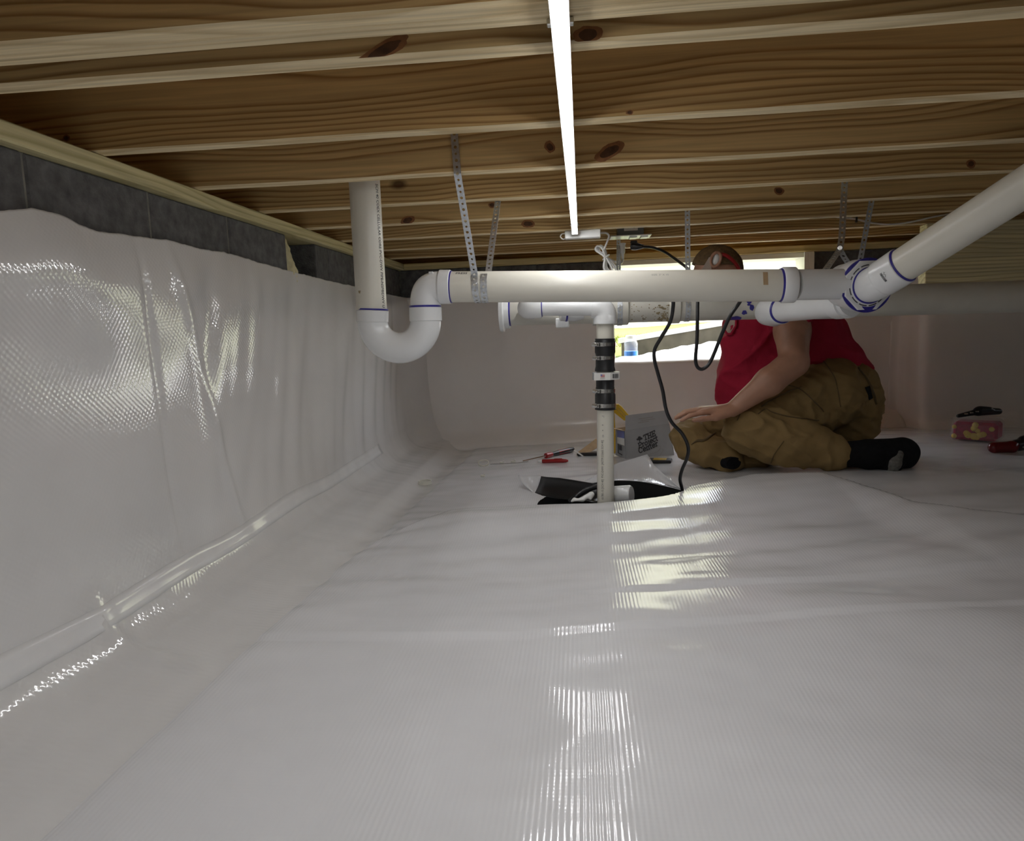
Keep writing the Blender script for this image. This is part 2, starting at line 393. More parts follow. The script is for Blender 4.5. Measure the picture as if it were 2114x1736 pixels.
# ------------------------------------------------------------------ implicit bodies (cloth, limbs): smooth union meshed by surface nets
def sd_cap(a, b, ra, rb):
    a = np.array(a, float); b = np.array(b, float)
    def f(P):
        ab = b - a; t = np.clip(((P - a) @ ab) / max(ab.dot(ab), 1e-12), 0, 1)
        return np.linalg.norm(P - a - t[..., None] * ab, axis=-1) - (ra + (rb - ra) * t)
    R = max(ra, rb); return f, np.minimum(a, b) - R, np.maximum(a, b) + R
def sd_ell(c, r, R=None):
    c = np.array(c, float); r = np.array(r, float)
    def f(P):
        Q = P - c
        if R is not None: Q = Q @ R
        k = np.linalg.norm(Q / r, axis=-1); return (k - 1) * r.min() * (.6 + .4 * np.clip(k, 0, 1))
    m_ = r.max(); return f, c - m_, c + m_
def implicit(prims, h, k=.02):
    lo = np.min([q[1] for q in prims], 0) - 3 * h; hi = np.max([q[2] for q in prims], 0) + 3 * h
    n = np.ceil((hi - lo) / h).astype(int) + 1
    D = np.full(n, 1e3, np.float32)
    for pr in prims:
        f, a, b = pr[:3]; kk = pr[3] if len(pr) > 3 else k
        i0 = np.maximum(0, np.floor((a - lo - 2 * kk - 3 * h) / h).astype(int)); i1 = np.minimum(n, np.ceil((b - lo + 2 * kk + 3 * h) / h).astype(int) + 1)
        X = [lo[j] + h * np.arange(i0[j], i1[j]) for j in range(3)]
        P = np.stack(np.meshgrid(*X, indexing='ij'), -1)
        d = f(P).astype(np.float32); sl = tuple(slice(i0[j], i1[j]) for j in range(3)); c = D[sl]
        q = np.clip(.5 + .5 * (c - d) / kk, 0, 1); D[sl] = c * (1 - q) + d * q - kk * q * (1 - q)
    ins = D < 0
    cs = np.zeros(np.array(n) - 1, int)
    for dx in (0, 1):
        for dy in (0, 1):
            for dz in (0, 1): cs += ins[dx:n[0] - 1 + dx, dy:n[1] - 1 + dy, dz:n[2] - 1 + dz]
    act = (cs > 0) & (cs < 8); ids = np.full(act.shape, -1); idx = np.argwhere(act); ids[act] = np.arange(len(idx))
    acc = np.zeros((len(idx), 3)); cnt = np.zeros(len(idx))
    cor = [(x, y, z) for x in (0, 1) for y in (0, 1) for z in (0, 1)]
    for A in cor:
        for ax in range(3):
            if A[ax]: continue
            B = list(A); B[ax] = 1
            da = D[idx[:, 0] + A[0], idx[:, 1] + A[1], idx[:, 2] + A[2]]; db = D[idx[:, 0] + B[0], idx[:, 1] + B[1], idx[:, 2] + B[2]]
            mk = (da < 0) != (db < 0); t = np.where(mk, da / np.where(mk, da - db, 1), 0)
            p = np.tile(np.array(A, float), (len(idx), 1)); p[:, ax] += t
            acc[mk] += p[mk]; cnt[mk] += 1
    V = lo + h * (idx + acc / cnt[:, None]); F = []
    for ax in range(3):
        b, c = [(1, 2), (2, 0), (0, 1)][ax]
        s0 = [slice(None)] * 3; s1 = [slice(None)] * 3; s0[ax] = slice(0, -1); s1[ax] = slice(1, None)
        a_, b_ = ins[tuple(s0)], ins[tuple(s1)]
        for q, flip in ((a_ & ~b_, False), (~a_ & b_, True)):
            e = np.argwhere(q); e = e[(e[:, b] > 0) & (e[:, c] > 0)]
            def cid(db, dc):
                w = e.copy(); w[:, b] -= db; w[:, c] -= dc; return ids[w[:, 0], w[:, 1], w[:, 2]]
            fs = np.stack([cid(1, 1), cid(0, 1), cid(0, 0), cid(1, 0)], 1)
            F.append(fs[:, ::-1] if flip else fs)
    mb = MB(); mb.v = [tuple(q) for q in V]; mb.f = [tuple(int(i) for i in q) for q in np.concatenate(F)]; mb.m = [0] * len(mb.f)
    return mb
def relax(mb, it=2, lam=.5):
    V = np.array(mb.v); E = np.array([(q[i], q[(i + 1) % len(q)]) for q in mb.f for i in range(len(q))])
    for _ in range(it):
        A = np.zeros_like(V); c = np.zeros(len(V)); np.add.at(A, E[:, 0], V[E[:, 1]]); np.add.at(c, E[:, 0], 1)
        c = np.maximum(c, 1); V = V * (1 - lam) + lam * A / c[:, None]
    mb.v = [tuple(q) for q in V]; return mb
def crumple(mb, fn):
    V = np.array(mb.v); F = np.array([q for q in mb.f if len(q) == 4]); N = np.zeros_like(V)
    fnr = np.cross(V[F[:, 2]] - V[F[:, 0]], V[F[:, 3]] - V[F[:, 1]])
    for j in range(4): np.add.at(N, F[:, j], fnr)
    N /= np.maximum(np.linalg.norm(N, axis=1), 1e-9)[:, None]
    d = np.array([fn(q) for q in V]); mb.v = [tuple(q) for q in V + N * d[:, None]]; return mb

# ================================================================== STRUCTURE
HC = 1.07                                   # underside of the joists
XW, YW = -1.05, 4.27                        # block faces of the left and far wall
_rp = [atz(px, py, .05) for px, py in ((560, 1180), (760, 1090), (930, 1042), (1240, 1037), (1420, 1012), (1560, 992), (1700, 997), (1900, 1050), (2114, 1075))]
_rx = [q[0] for q in _rp]; _ry = [q[1] for q in _rp]
_sp = [atz(px, py, .03) for px, py in ((560, 1300), (800, 1299), (1057, 1298), (1300, 1282), (1700, 1258), (2114, 1240))]
_sx = [q[0] for q in _sp]; _sy = [q[1] for q in _sp]
_s2 = [atz(px, py, .03) for px, py in ((1060, 1215), (1400, 1208), (1750, 1180), (2114, 1160))]
_tx = [q[0] for q in _s2]; _ty = [q[1] for q in _s2]
def fz(x, y):
    """height of the floor sheet"""
    z = .012 + .036 * min(1.4, max(-1., x)) * sst(1.2, 3., y)
    yr = float(np.interp(x, _rx, _ry)); r = y - yr
    amp = .040 * sst(-.85, -.35, x) * (1 - .75 * sst(.9, 1.6, x))
    z += amp * (sst(-.55, -.02, r) if r < 0 else 1 - sst(.0, .10, r))
    z += .014 * nz(x * 1.5 + 3, y * 1.7) + .0045 * nz(x * 3.6, y * 5.5 + 9) + .0016 * nz(x * 9, y * 14, 4)
    # drawn-out wrinkles in front of the pit
    g = math.exp(-((y - 2.15) / .5) ** 2)
    z += .010 * g * nz(x * 1.8 + y * .8, y * 9 - x * 2.2, 7)
    # soft folds running towards the lower right
    q = (y - .9) * .85 + x * .35
    z += .013 * math.sin(q * 10 + 2.6 * nz(x * 1.2, y * 1.2, 5)) * sst(.15, .7, x) * (1 - sst(1.7, 2.3, y))
    z += .022 * math.exp(-((x - .12) / .30) ** 2 - ((y - 3.0) / .13) ** 2)                  # cut edge pushed up behind the pit
    ys = float(np.interp(x, _sx, _sy)); z += .0055 * sst(-.010, .003, y - ys) * (1 - sst(.1, .5, y - ys))
    y2 = float(np.interp(x, _tx, _ty))
    if x > -.2: z += .0065 * sst(-.2, .3, x) * sst(-.010, .006, y - y2) * (1 - sst(.05, .25, y - y2))
    return z
def on_floor(px, py, lift=0.):
    z = .03
    for _ in range(8):
        q = atz(px, py, z + lift); z = fz(q[0], q[1])
    return atz(px, py, z + lift)
HOLE_C, HOLE_R = (.105, 2.735), (.288, .212)
def floor_edge(y):
    return -.735 + .035 * (y - 1.) + .012 * nz(y * 2.3, 4.) + .004 * nz(y * 9, 1.)
mb = MB(); xs_u = list(np.linspace(0, 3.2, 270)) + list(np.linspace(3.35, 5.25, 12)); ys = list(np.linspace(-2.5, .55, 14)) + list(np.linspace(.57, 4.3, 310))
P = []
for y in ys:
    row = []
    for u in xs_u:
        x = floor_edge(y) + u; e = sst(0, .02, u); z = fz(x, y) + .004 * e - .004
        # hem the sheet against the hole
        row.append((x, y, z))
    P.append(row)
nv = len(xs_u); mb.v = [q for r in P for q in r]
for i in range(len(ys) - 1):
    for j in range(nv - 1):
        c = P[i][j]
        if ((c[0] - HOLE_C[0]) / HOLE_R[0]) ** 2 + ((c[1] - HOLE_C[1]) / HOLE_R[1]) ** 2 < 1: continue
        mb.f.append((i * nv + j, i * nv + j + 1, (i + 1) * nv + j + 1, (i + 1) * nv + j)); mb.m.append(0)
used = {i for q in mb.f for i in q}
for i in used:                                  # trim the sheet cleanly round the pit
    a_, b_ = (mb.v[i][0] - HOLE_C[0]) / HOLE_R[0], (mb.v[i][1] - HOLE_C[1]) / HOLE_R[1]; k_ = math.hypot(a_, b_)
    if k_ < 1.0:
        x_, y_ = HOLE_C[0] + HOLE_R[0] * a_ / k_, HOLE_C[1] + HOLE_R[1] * b_ / k_; mb.v[i] = (x_, y_, fz(x_, y_))
floor = obj('floor', mb, 'liner_floor', None, 180, origin=(0, 0, 0)); tag(floor, 'white plastic sheeting laid wrinkled over the crawl space floor', kind='structure')
mb = MB().box((1.75, 1., -.58), (6.2, 7.4, .02)); obj('subsoil', mb, 'soil', floor)

# ---- left wall: block courses, liner draped over them
mb = MB().box((-1.17, .9, .365), (.20, 6.9, .94)).box((-1.33, .9, .55), (.03, 7., 1.3))
wall_left = obj('wall_left', mb, 'mortar', None, origin=(XW, 0, 0)); tag(wall_left, 'dark concrete block wall behind white plastic sheeting', kind='structure')
blk = MB().box((XW, 0, 0), (.20, .398, .190), bev=.004); bme = None
def block(yc, z=.937, ly=.398, par=None, x=None, y=None, rot=0):
    par = par or wall_left
    global bme
    if bme is None:
        o = obj('concrete_block', blk, 'block', par); bme = o.data
    else:
        o = bpy.data.objects.new('concrete_block', bme); COL.objects.link(o); o.parent = par
    o.location = (-.10 + random.uniform(-.003, .003), yc, z) if rot == 0 else (x, y, z)
    o.rotation_euler = (0, 0, rot); o.scale = (1, ly / .398, 1); return o
for y0, y1 in ((-.695, -.29), (-.29, .122), (.122, .53), (.53, .937), (.937, 1.345), (1.345, 1.752), (1.752, 2.16), (2.16, 2.594), (2.885, 3.03), (3.03, 3.44), (3.44, 3.85), (3.85, 4.26)):
    block((y0 + y1) / 2, ly=y1 - y0 - .008)
mb = MB()
for y in (.937, 1.345, 1.752, 2.16, 3.03, 3.44, 3.85): mb.box((-1.156, y, .937), (.202, .013, .19))
mb.box((-1.156, 1.0, 1.031), (.19, 3.2, .004))
obj('mortar_joints', mb, 'mortar', wall_left)
fo = relax(implicit([sd_ell((-1.10, 2.625, .95), (.05, .045, .10)), sd_ell((-1.085, 2.65, .89), (.045, .05, .06)), sd_ell((-1.14, 2.62, 1.01), (.05, .05, .04))], .006, .03), 2)
obj('foam_seal', crumple(fo, lambda q: .006 * nz(q[0] * 60, q[1] * 60, q[2] * 60)), 'foam', wall_left, 180)
_ty_, _tz_ = (-2.5, 1.247, 1.33, 1.41, 1.51, 1.65, 1.79, 1.95, 2.1, 2.3, 2.52, 2.9, 3.3, 3.8, 4.25), (.905, .905, .925, .922, .905, .912, .92, .915, .921, .912, .905, .896, .889, .884, .872)
def left_sheet(y, t):
    zt = float(np.interp(y, _ty_, _tz_)) + .003 * nz(y * 14, 2.) + .002 * nz(y * 45, 7.)
    ctl = [(-1.040, zt), (-1.030, zt - .10), (-1.022, .60), (-1.012, .33), (-.985, .135), (-.935, .052), (-.86, .026), (-.74, .006), (-.60, -.004)]
    k = t * (len(ctl) - 1); i = min(int(k), len(ctl) - 2); f = k - i
    p = [np.array(ctl[max(0, min(len(ctl) - 1, i + d))]) for d in (-1, 0, 1, 2)]
    a, b, c, d = p
    q = .5 * (2 * b + (c - a) * f + (2 * a - 5 * b + 4 * c - d) * f * f + (3 * b - a - 3 * c + d) * f ** 3)
    z = q[1]; up = sst(.03, .25, z) * (1 - .7 * sst(zt - .12, zt, z))
    s = 0.
    s += .014 * up * nz(y * 1.3 + 2, z * 1.6, 1.5)
    s += .014 * up * sst(1.5, 1.9, y) * nz(y * 4.2 - z * 2.4, z * 1.1, 3.) * (1 - .5 * sst(3.2, 3.8, y))
    s += .0075 * up * sst(1.6, 2.1, y) * nz(y * 10 - z * 4., z * 1.5, 8.)
    s += .022 * math.exp(-((zt - .10 - z) / .10) ** 2) * (1 - sst(1.35, 1.8, y))            # rolled top near the camera
    s += .006 * math.exp(-((y - 1.86 - .22 * (.6 - z)) / .02) ** 2) * up                     # pulled crease
    s -= .005 * math.exp(-((y - 1.655) / .012) ** 2) * up
    g = sst(.0, .03, z) * (1 - sst(.1, .2, z))
    s += g * (.004 * nz(y * 6, z * 20, 2.) + .0012 * nz(y * 25, z * 12, 5.))
    s += .012 * g * math.exp(-((y - 1.32) / .03) ** 2)
    s *= 1 - sst(3.95, 4.2, y) * .6
    n_ = np.array([1., 0.]) if z > .15 else _n([max(.05, min(1, (z) / .15)), 1 - min(1, z / .15) * .9])
    x = q[0] + n_[0] * s; zz = z + n_[1] * s
    if y > 3.9:                                                                             # sweep round the far corner
        w = sst(3.9, 4.3, y) ; x += .10 * w * w * (1 - sst(.55, .9, z)) + .03 * w
    under = sst(-.80, -.70, x)
    if x > -.82: zz = zz * (1 - under) + (min(zz, fz(max(x, -.7), y) - .010)) * under
    return (x, y, zz)
ysl = list(np.linspace(-2.5, .6, 12)) + list(np.linspace(.63, 4.26, 330)); ts = list(np.linspace(0, 1, 110))
obj('vapor_barrier_sheet', MB().grid([[left_sheet(y, t) for t in ts] for y in ysl]), 'liner_left', wall_left, 180, solid=.0012)
def seam(t0, t1, y0, y1, wob, name='seam_tape'):
    rows = []
    for y in np.linspace(y0, y1, 90):
        tt = t0 + (t1 - t0) * (y - y0) / (y1 - y0) + wob * nz(y * 3, t0 * 9)
        row = []
        for k in range(4):
            q = np.array(left_sheet(y, tt + k * .018)); a = np.array(left_sheet(y, tt + k * .018 + .004)); d = _n(a - q); nn = np.array([-d[2], 0, d[0]])
            row.append(q + (nn if nn[0] > 0 or nn[2] > 0 else -nn) * .0022)
        rows.append(row)
    return obj(name, MB().grid(rows), 'tape', wall_left, 180, solid=.0006)
seam(.49, .50, .6, 3.4, .012)

# ---- far wall
mb = MB().box((-.45, YW + .10, .42), (1.24, .20, 1.22)).box((.72, YW + .10, .12), (1.10, .20, .62)).box((2.95, YW + .10, .42), (3.36, .20, 1.22))
mb2 = mb; wall_far = obj('wall_back', mb2, 'block', None, origin=(0, YW, 0)); tag(wall_far, 'far block wall with an access opening, white sheeting below', kind='structure')
bme2 = None
for k in range(3):
    o = bpy.data.objects.new('concrete_block', bme); COL.objects.link(o); o.parent = wall_far
    o.rotation_euler = (0, 0, math.pi / 2); o.location = (-.85 + .406 * k, .094, .937)
def far_sheet(X0, X1, zt, nx, zb=0., pier=False, Y=4.245):
    rows = []
    for x in np.linspace(X0, X1, nx):
        row = []; z1 = zt(x)
        for z in np.linspace(0, 1, 44):
            zz = (fz(x, 4.2) - .012) + (z1 - fz(x, 4.2) + .012) * z; y = Y
            h = zz - fz(x, 4.2)
            y -= .10 * (1 - sst(0, .13, h)) ** 2 + .02
            y += .008 * nz(x * 1.9, zz * 1.5, 3) + .003 * nz(x * 5, zz * 5, 6)
            y -= .012 * math.exp(-((x + .35 - .9 * (zz - .55)) / .015) ** 2) * .35
            row.append((x, y, zz))
        rows.append(row)
    return rows
mb = MB()
mb.grid(far_sheet(-1.06, .185, lambda x: .872 + .004 * nz(x * 9, 1), 70))
R = far_sheet(.17, 1.27, lambda x: .445 + .004 * nz(x * 7, 2), 60)
for r in R:
    x, y, z = r[-1]
    r += [(x, y + .012, z + .012), (x, y + .05, z + .020 + .003 * nz(x * 12, 3)), (x, y + .13, z + .018), (x, y + .23, z + .022 + .004 * nz(x * 9, 8))]
mb.grid(R)
mb.grid(far_sheet(1.255, 1.76, lambda x: .90 + .004 * nz(x * 9, 1), 30))
# wrapped pier
plan = [(1.70, 4.222), (1.745, 4.21), (1.765, 4.16), (1.775, 4.10), (1.79, 4.05), (1.83, 4.02), (1.95, 4.01), (2.15, 4.01), (2.35, 4.01), (2.43, 4.015), (2.46, 4.04), (2.475, 4.12), (2.48, 4.24)]
pl = spline(plan, 5); rows = []
for x, y in pl:
    row = []
    for t in np.linspace(0, 1, 40):
        z = fz(x, 4.) - .012 + (.99 - fz(x, 4.)) * t; h = z - fz(x, 4.)
        yy = y - .05 * (1 - sst(0, .08, h)) ** 2 + .007 * nz(x * 3, z * 2.5, 9) + .003 * nz(x * 8, z * 7, 2)
        row.append((x + .006 * nz(z * 4, x, 3), yy, z))
    rows.append(row)
mb.grid(rows)
obj('vapor_barrier_sheet', mb, 'liner_far_lit', wall_far, 180, solid=.0012)
mb = MB().box((2.13, 4.14, .48), (.56, .20, .98)); obj('pier_core', mb, 'block', wall_far)

# other walls, out of view
mb = MB().box((4.62, .9, .5), (.2, 7.2, 1.3)); tag(obj('wall_right', mb, 'block', None, origin=(4.52, 0, 0)), 'dark block wall at the far right end', kind='structure')
mb = MB().box((1.7, -2.55, .5), (6.2, .2, 1.3)); tag(obj('wall_front', mb, 'block', None, origin=(0, -2.45, 0)), 'dark block wall behind the viewer', kind='structure')

# ---- deck and joists
mb = MB().box((1.65, .95, HC + .235 + .011), (6.1, 7.3, .022)); deck = obj('ceiling', mb, 'deck', None, origin=(0, 0, HC)); tag(deck, 'plywood subfloor carried on pine floor joists', kind='structure')
jb = MB(); n = 120; rows = []
sec = [(-.019, .235), (-.019, .004), (-.015, 0), (.015, 0), (.019, .004), (.019, .235)]
for x in np.linspace(-1.27, 4.5, n):
    rows.append([(x, y + .0008 * nz(x * 2, y * 40), z + .0013 * nz(x * 3.5, y * 9, z * 3)) for y, z in sec])
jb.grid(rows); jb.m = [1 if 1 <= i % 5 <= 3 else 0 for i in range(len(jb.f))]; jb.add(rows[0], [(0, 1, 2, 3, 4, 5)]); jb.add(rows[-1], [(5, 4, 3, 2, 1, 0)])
jb.v = [(a, b, c + HC) for a, b, c in jb.v]
JY = {}
jm = None
for k, yb in enumerate([-2.08, -1.68, -1.27, -.87, -.465, -.06, .345, .75, 1.008, 1.046, 1.155, 1.56, 1.965, 2.37, 2.775, 3.18, 3.585, 3.99, 4.40]):
    yc = yb - .019
    if jm is None:
        o = obj('floor_joist', jb, ['joist', 'joist_edge_lit'], deck); jm = o.data
    else:
        o = bpy.data.objects.new('floor_joist', jm); COL.objects.link(o); o.parent = deck
    o.location = (0, yc, 0); JY[k] = yc; WO[o] = WO[deck] + np.array([0, yc, 0])
    for (px, py, rx, ry, tl_, kk) in ((795, 102, 62, 17, -.5, 10), (1213, 72, 30, 20, -.2, 10), (1135, 303, 11, 13, -.5, 12), (1258, 313, 36, 14, -.55, 12), (2005, 338, 10, 9, 0, 13), (1608, 394, 11, 8, .2, 14), (841, 455, 15, 9, -.3, 14), (1016, 423, 8, 6, 0, 14), (1090, 462, 15, 8, .1, 15), (137, 285, 7, 7, 0, 11), (1300, 232, 8, 5, 0, 11), (1830, 530, 5, 4, 0, 17)):
        if kk != k: continue
        for sc_, mt, lf in ((1.0, 'knot_ring', .0006), (.62, 'knot', .0012)):
            vs = []
            for j in range(18):
                w = 2 * math.pi * j / 18; q_ = sc_ * (1 + .22 * nz(math.cos(w) * 1.5 + px, math.sin(w) * 1.5, sc_)); a_, b_ = rx * q_ * math.cos(w), ry * q_ * math.sin(w)
                vs.append(at(px + a_ * math.cos(tl_) - b_ * math.sin(tl_), py + a_ * math.sin(tl_) + b_ * math.cos(tl_), yc - .019 - lf))
                if vs[-1][2] < HC + .001: vs[-1][2] = HC + .001
            obj('knot', MB().prism(vs, (0, .0004, 0)), mt, o)
mb = MB().box((-1.285, .95, HC + .1175), (.038, 7., .235)); obj('rim_joist', mb, 'joist', deck)
mb = MB(); rows = []
for y in np.linspace(-2.5, 4.46, 160):
    w = .0015 * nz(y * 3, 1)
    rows.append([(-1.29, y, 1.0325), (-1.025 + w, y, 1.0325), (-1.0215 + w, y, 1.036), (-1.0215 + w, y, HC - .003), (-1.025 + w, y, HC), (-1.29, y, HC)])
mb.grid(rows); tag(obj('trim_1', mb, 'sill', None, 40, origin=(-1.02, 0, 1.03)), 'pale treated sill plate along the left block wall', kind='structure')
mb = MB().box((1.75, YW + .07, 1.051), (5.54, .20, .037), bev=.003); tag(obj('trim_2', mb, 'sillx', None, origin=(0, YW, 1.03)), 'treated sill plate on top of the far wall', kind='structure')
# window frame of the access opening
mb = MB().box((.72, YW + .10, 1.018), (1.10, .22, .026)).box((1.258, YW + .02, .73), (.026, .26, .58)).box((.183, YW + .10, .73), (.02, .22, .58)).box((1.246, YW - .1, .96), (.05, .012, .13))
win = obj('window_1', mb, 'frame', None, origin=(.72, YW, .44)); tag(win, 'bright unglazed access opening with white frame in far wall', kind='structure')
# girder
g0 = at(1911, 586, 3.525)
mb = MB().box(((g0[0] + 4.4) / 2, 3.566, (g0[2] + HC) / 2), (4.4 - g0[0], .076, HC - g0[2] - .001), bev=.003)
gir = obj('girder', mb, 'beam', None); tag(gir, 'thick pale wooden girder under the joists at the right', 'beam')

# ================================================================== PIPES
def curve_text(parent, cyl, txt, px0, py0, size, along=1, mat='print', flip=1, bold=0., name='printed_text', spacing=1.):
    """lettering wrapped on a pipe; starts at the surface point under the pixel"""
    v, f = text_geo(txt, size, bold)
    t0, w0 = cyl.hit(px0, py0); mb = MB()
    mb.add([cyl.p(t0 + along * q[0] * spacing, w0 + flip * q[1] / cyl.r, .0005) for q in v], f)
    return obj(name, mb, mat, parent)
R3, R4, R2 = .0445, .0572, .0302
YD = 2.12
dr = thing('drain_pipe', at(1250, 590, YD) - np.array([0, 0, R3]), 'white drain pipe with U-shaped trap and long horizontal run below the joists', 'pipe')
# riser
ra, rb = at(752, 372, YD), at(768, 646, YD); ra = ra + (ra - rb) * .42
rc = Cyl(ra, rb, R3); L = np.linalg.norm(rb - ra)
obj('riser_pipe', MB().tube([ra, rb], R3, 40), 'pvc', dr, 40)
def hubp(r, a, b): return [(a, R3 * .9), (a, r - .002), (a + .002, r), (b - .003, r), (b, r - .004), (b + .004, R3 * 1.0)]
UX = _n(at(880, 650, YD) - at(768, 655, YD)); UZ = np.array([0, 0, 1.])
h1 = at(769, 641, YD); h2 = at(769, 666, YD); hr = .0475
obj('trap_hub', MB().lathe(h1, h2 - h1, hubp(hr, 0, np.linalg.norm(h2 - h1)), 40), 'pvc_white', dr, 40)
obj('primer_ring', MB().lathe(h1 + (h1 - h2) * .05, h2 - h1, [(-.0035, R3), (-.0035, R3 + .0012), (.001, R3 + .0014), (.001, R3)], 40), 'primer', dr, 40)
k1 = at(878, 634, YD); k2 = at(879, 664, YD)
obj('trap_hub', MB().lathe(k1, k2 - k1, hubp(hr, 0, np.linalg.norm(k2 - k1)), 40), 'pvc_white', dr, 40)
obj('primer_ring', MB().lathe(k1, k2 - k1, [(-.005, R3), (-.005, R3 + .002), (.001, R3 + .0018), (.001, R3)], 40), 'primer', dr, 40)
a0 = at(769, 662, YD); b0 = at(879, 662, YD); cU = (a0 + b0) / 2; rU = np.linalg.norm(b0 - a0) / 2
bend = [a0 + (h1 - a0) * .3] + arc(cU, rU, -UX, -UZ, 0, math.pi, 26) + [b0 + (k1 - b0) * .3]
obj('trap_bend', MB().tube(bend, .0450, 40, up=(0, 1, 0)), 'pvc_white', dr, 50)
# elbow to the horizontal run
ma, mc = at(905, 592.5, YD), at(1642, 589, YD); MX = _n(mc - ma)
e0 = at(879, 640, YD); rE = e0[2] - 0
ec = np.array([0, 0, 0.]); cE_x = at(906, 592, YD)
kap = .080
ell = [e0 + (k2 - e0) * .2, e0]
ctr_end = ma
for t in np.linspace(0, 1, 16):                       # quarter bend through a quadratic curve
    cpt = np.array([e0[0] + (k1 - k2)[0] * .0, YD, ma[2]])
    w = .5522847; p0, p3 = e0, ctr_end + MX * .004; p1 = p0 + (cpt - p0) * .8; p2 = p3 + (cpt - p3) * .8
    ell.append((1 - t) ** 3 * p0 + 3 * t * (1 - t) ** 2 * p1 + 3 * t * t * (1 - t) * p2 + t ** 3 * p3)
obj('elbow', MB().tube(ell + [ctr_end + MX * .02], .0450, 40, up=(0, 1, 0)), 'pvc_white', dr, 50)
q0 = at(908, 592.5, YD); q1 = at(931, 592.3, YD)
obj('elbow_hub', MB().lathe(q0, q1 - q0, [(-.004, R3), (0, .0475), (.002, .0492), (np.linalg.norm(q1 - q0) - .002, .0492), (np.linalg.norm(q1 - q0), .0475), (np.linalg.norm(q1 - q0), R3 * .9)], 40), 'pvc_white', dr, 40)
obj('primer_ring', MB().lathe(q1, MX, [(-.001, R3), (-.001, .0463), (.0035, .0458), (.0035, R3)], 40), 'primer', dr, 40)
pe = Cyl(at(868, 640, YD), at(868, 600, YD), .0452)
nub = at(893, 567, YD); obj('moulding_nub', MB().box(nub + np.array([0, -.02, .004]), (.012, .01, .006)), 'pvc_white', dr)
mn = Cyl(ma, mc, R3)
obj('horizontal_pipe', MB().tube([ma, mc], R3, 48), 'pvc', dr, 40)
# coupling and reducer to the wye
c0 = at(1613, 588.5, YD); c1 = at(1641, 588, YD)
obj('coupling_hub', MB().lathe(c0, c1 - c0, [(0, R3 * .9), (0, .0485), (.002, .0497), (np.linalg.norm(c1 - c0) - .003, .0497), (np.linalg.norm(c1 - c0), .048), (np.linalg.norm(c1 - c0), R3 * .9)], 40), 'pvc_white', dr, 40)
obj('primer_ring', MB().lathe(c0, c1 - c0, [(-.0055, R3), (-.0055, R3 + .0012), (.0006, R3 + .0018), (.0006, R3)], 40), 'primer', dr, 40)
w0 = at(1772, 586, 2.17)
obj('wye_inlet', MB().tube([c1, w0], .0425, 40), 'pvc_white', dr, 40)
# wye body facing the viewer, bushing and the pipe climbing to the right
nW = _n([.20, -.97, -.06]); wc = at(1784, 589, 2.15)
obj('wye_body', MB().lathe(wc - nW * .14, nW, [(0, .030), (.012, .052), (.04, .062), (.085, .066), (.10, .072), (.150, .0735), (.153, .0715), (.153, .04)], 44), 'pvc_white', dr, 35)
oc = wc + nW * .013; ox, oy = frame_of(nW)
mb = MB(); mb.lathe(oc - nW * .01, nW, [(0, .05), (0, .0725), (.017, .0725), (.0185, .0705), (.0185, .03)], 8); obj('octagon_bushing', mb, 'pvc_white', dr)
mb = MB(); mb.lathe(oc - nW * .002, nW, [(0, .0752), (.006, .0752), (.006, .060), (0, .060)], 40); obj('primer_ring', mb, 'primer', dr, 30)
mb = MB()
for k in range(12):
    aa = [2 * math.pi * (k + q) / 12 for q in np.linspace(.1, .9, 5)]
    vs = [oc + nW * .0092 + r_ * (ox * math.cos(a) + oy * math.sin(a)) for r_ in (.0545, .0575) for a in aa]
    mb.add(vs, [(i, i + 1, i + 6, i + 5) for i in range(4)])
obj('bushing_slots', mb, 'print', dr)
for k, (a0_, a1_, r0_, r1_) in enumerate(((4.3, 5.0, .0590, .0700),)):
    mb = MB(); aa = np.linspace(a0_, a1_, 12); vs = []
    for j, a in enumerate(aa):
        wd = math.sin(math.pi * j / 11) * (r1_ - r0_) + .0008
        vs += [oc + nW * .0091 + r_ * (ox * math.cos(a) + oy * math.sin(a)) for r_ in (r0_, r0_ + wd)]
    mb.add(vs, [(2 * i, 2 * i + 1, 2 * i + 3, 2 * i + 2) for i in range(11)])
    obj('primer_smear', mb, 'primer', dr)
dj = at(1856, 553, 2.02); de = at(2270, 287, 1.66); dd = _n(de - dj); de = dj + dd * ((HC + .13 - dj[2]) / dd[2]); df = oc + nW * .02
obj('bushing_collar', MB().lathe(oc, nW, [(0, .052), (.012, .052), (.014, .050), (.014, .03)], 40), 'pvc_white', dr, 35)
mb = MB().lathe(oc + nW * .012, nW, [(0, .051), (.004, .0505), (.004, .045), (0, .045)], 40); obj('primer_ring', mb, 'primer', dr, 35)
eb = []
p0 = oc + nW * .006; p3 = dj - dd * .012; p1 = p0 + nW * .028; p2 = p3 - dd * .035
for t in np.linspace(0, 1, 14): eb.append((1 - t) ** 3 * p0 + 3 * t * (1 - t) ** 2 * p1 + 3 * t * t * (1 - t) * p2 + t ** 3 * p3)
obj('elbow', MB().tube(eb, .0470, 40), 'pvc_white', dr, 50)
hc = Cyl(dj - dd * .055, dj + dd * .012, .0500)
obj('elbow_hub', MB().lathe(dj - dd * .052, dd, [(-.006, .046), (0, .0492), (.062, .0500), (.064, .0485), (.064, .04)], 44), 'pvc_white', dr, 35)
obj('primer_ring', MB().lathe(dj + dd * .012, dd, [(-.002, R3), (-.002, .0494), (.0045, .0462), (.0045, R3)], 44), 'primer', dr, 35)
obj('climbing_pipe', MB().tube([dj - dd * .03, de], R3, 44), 'pvc', dr, 40)
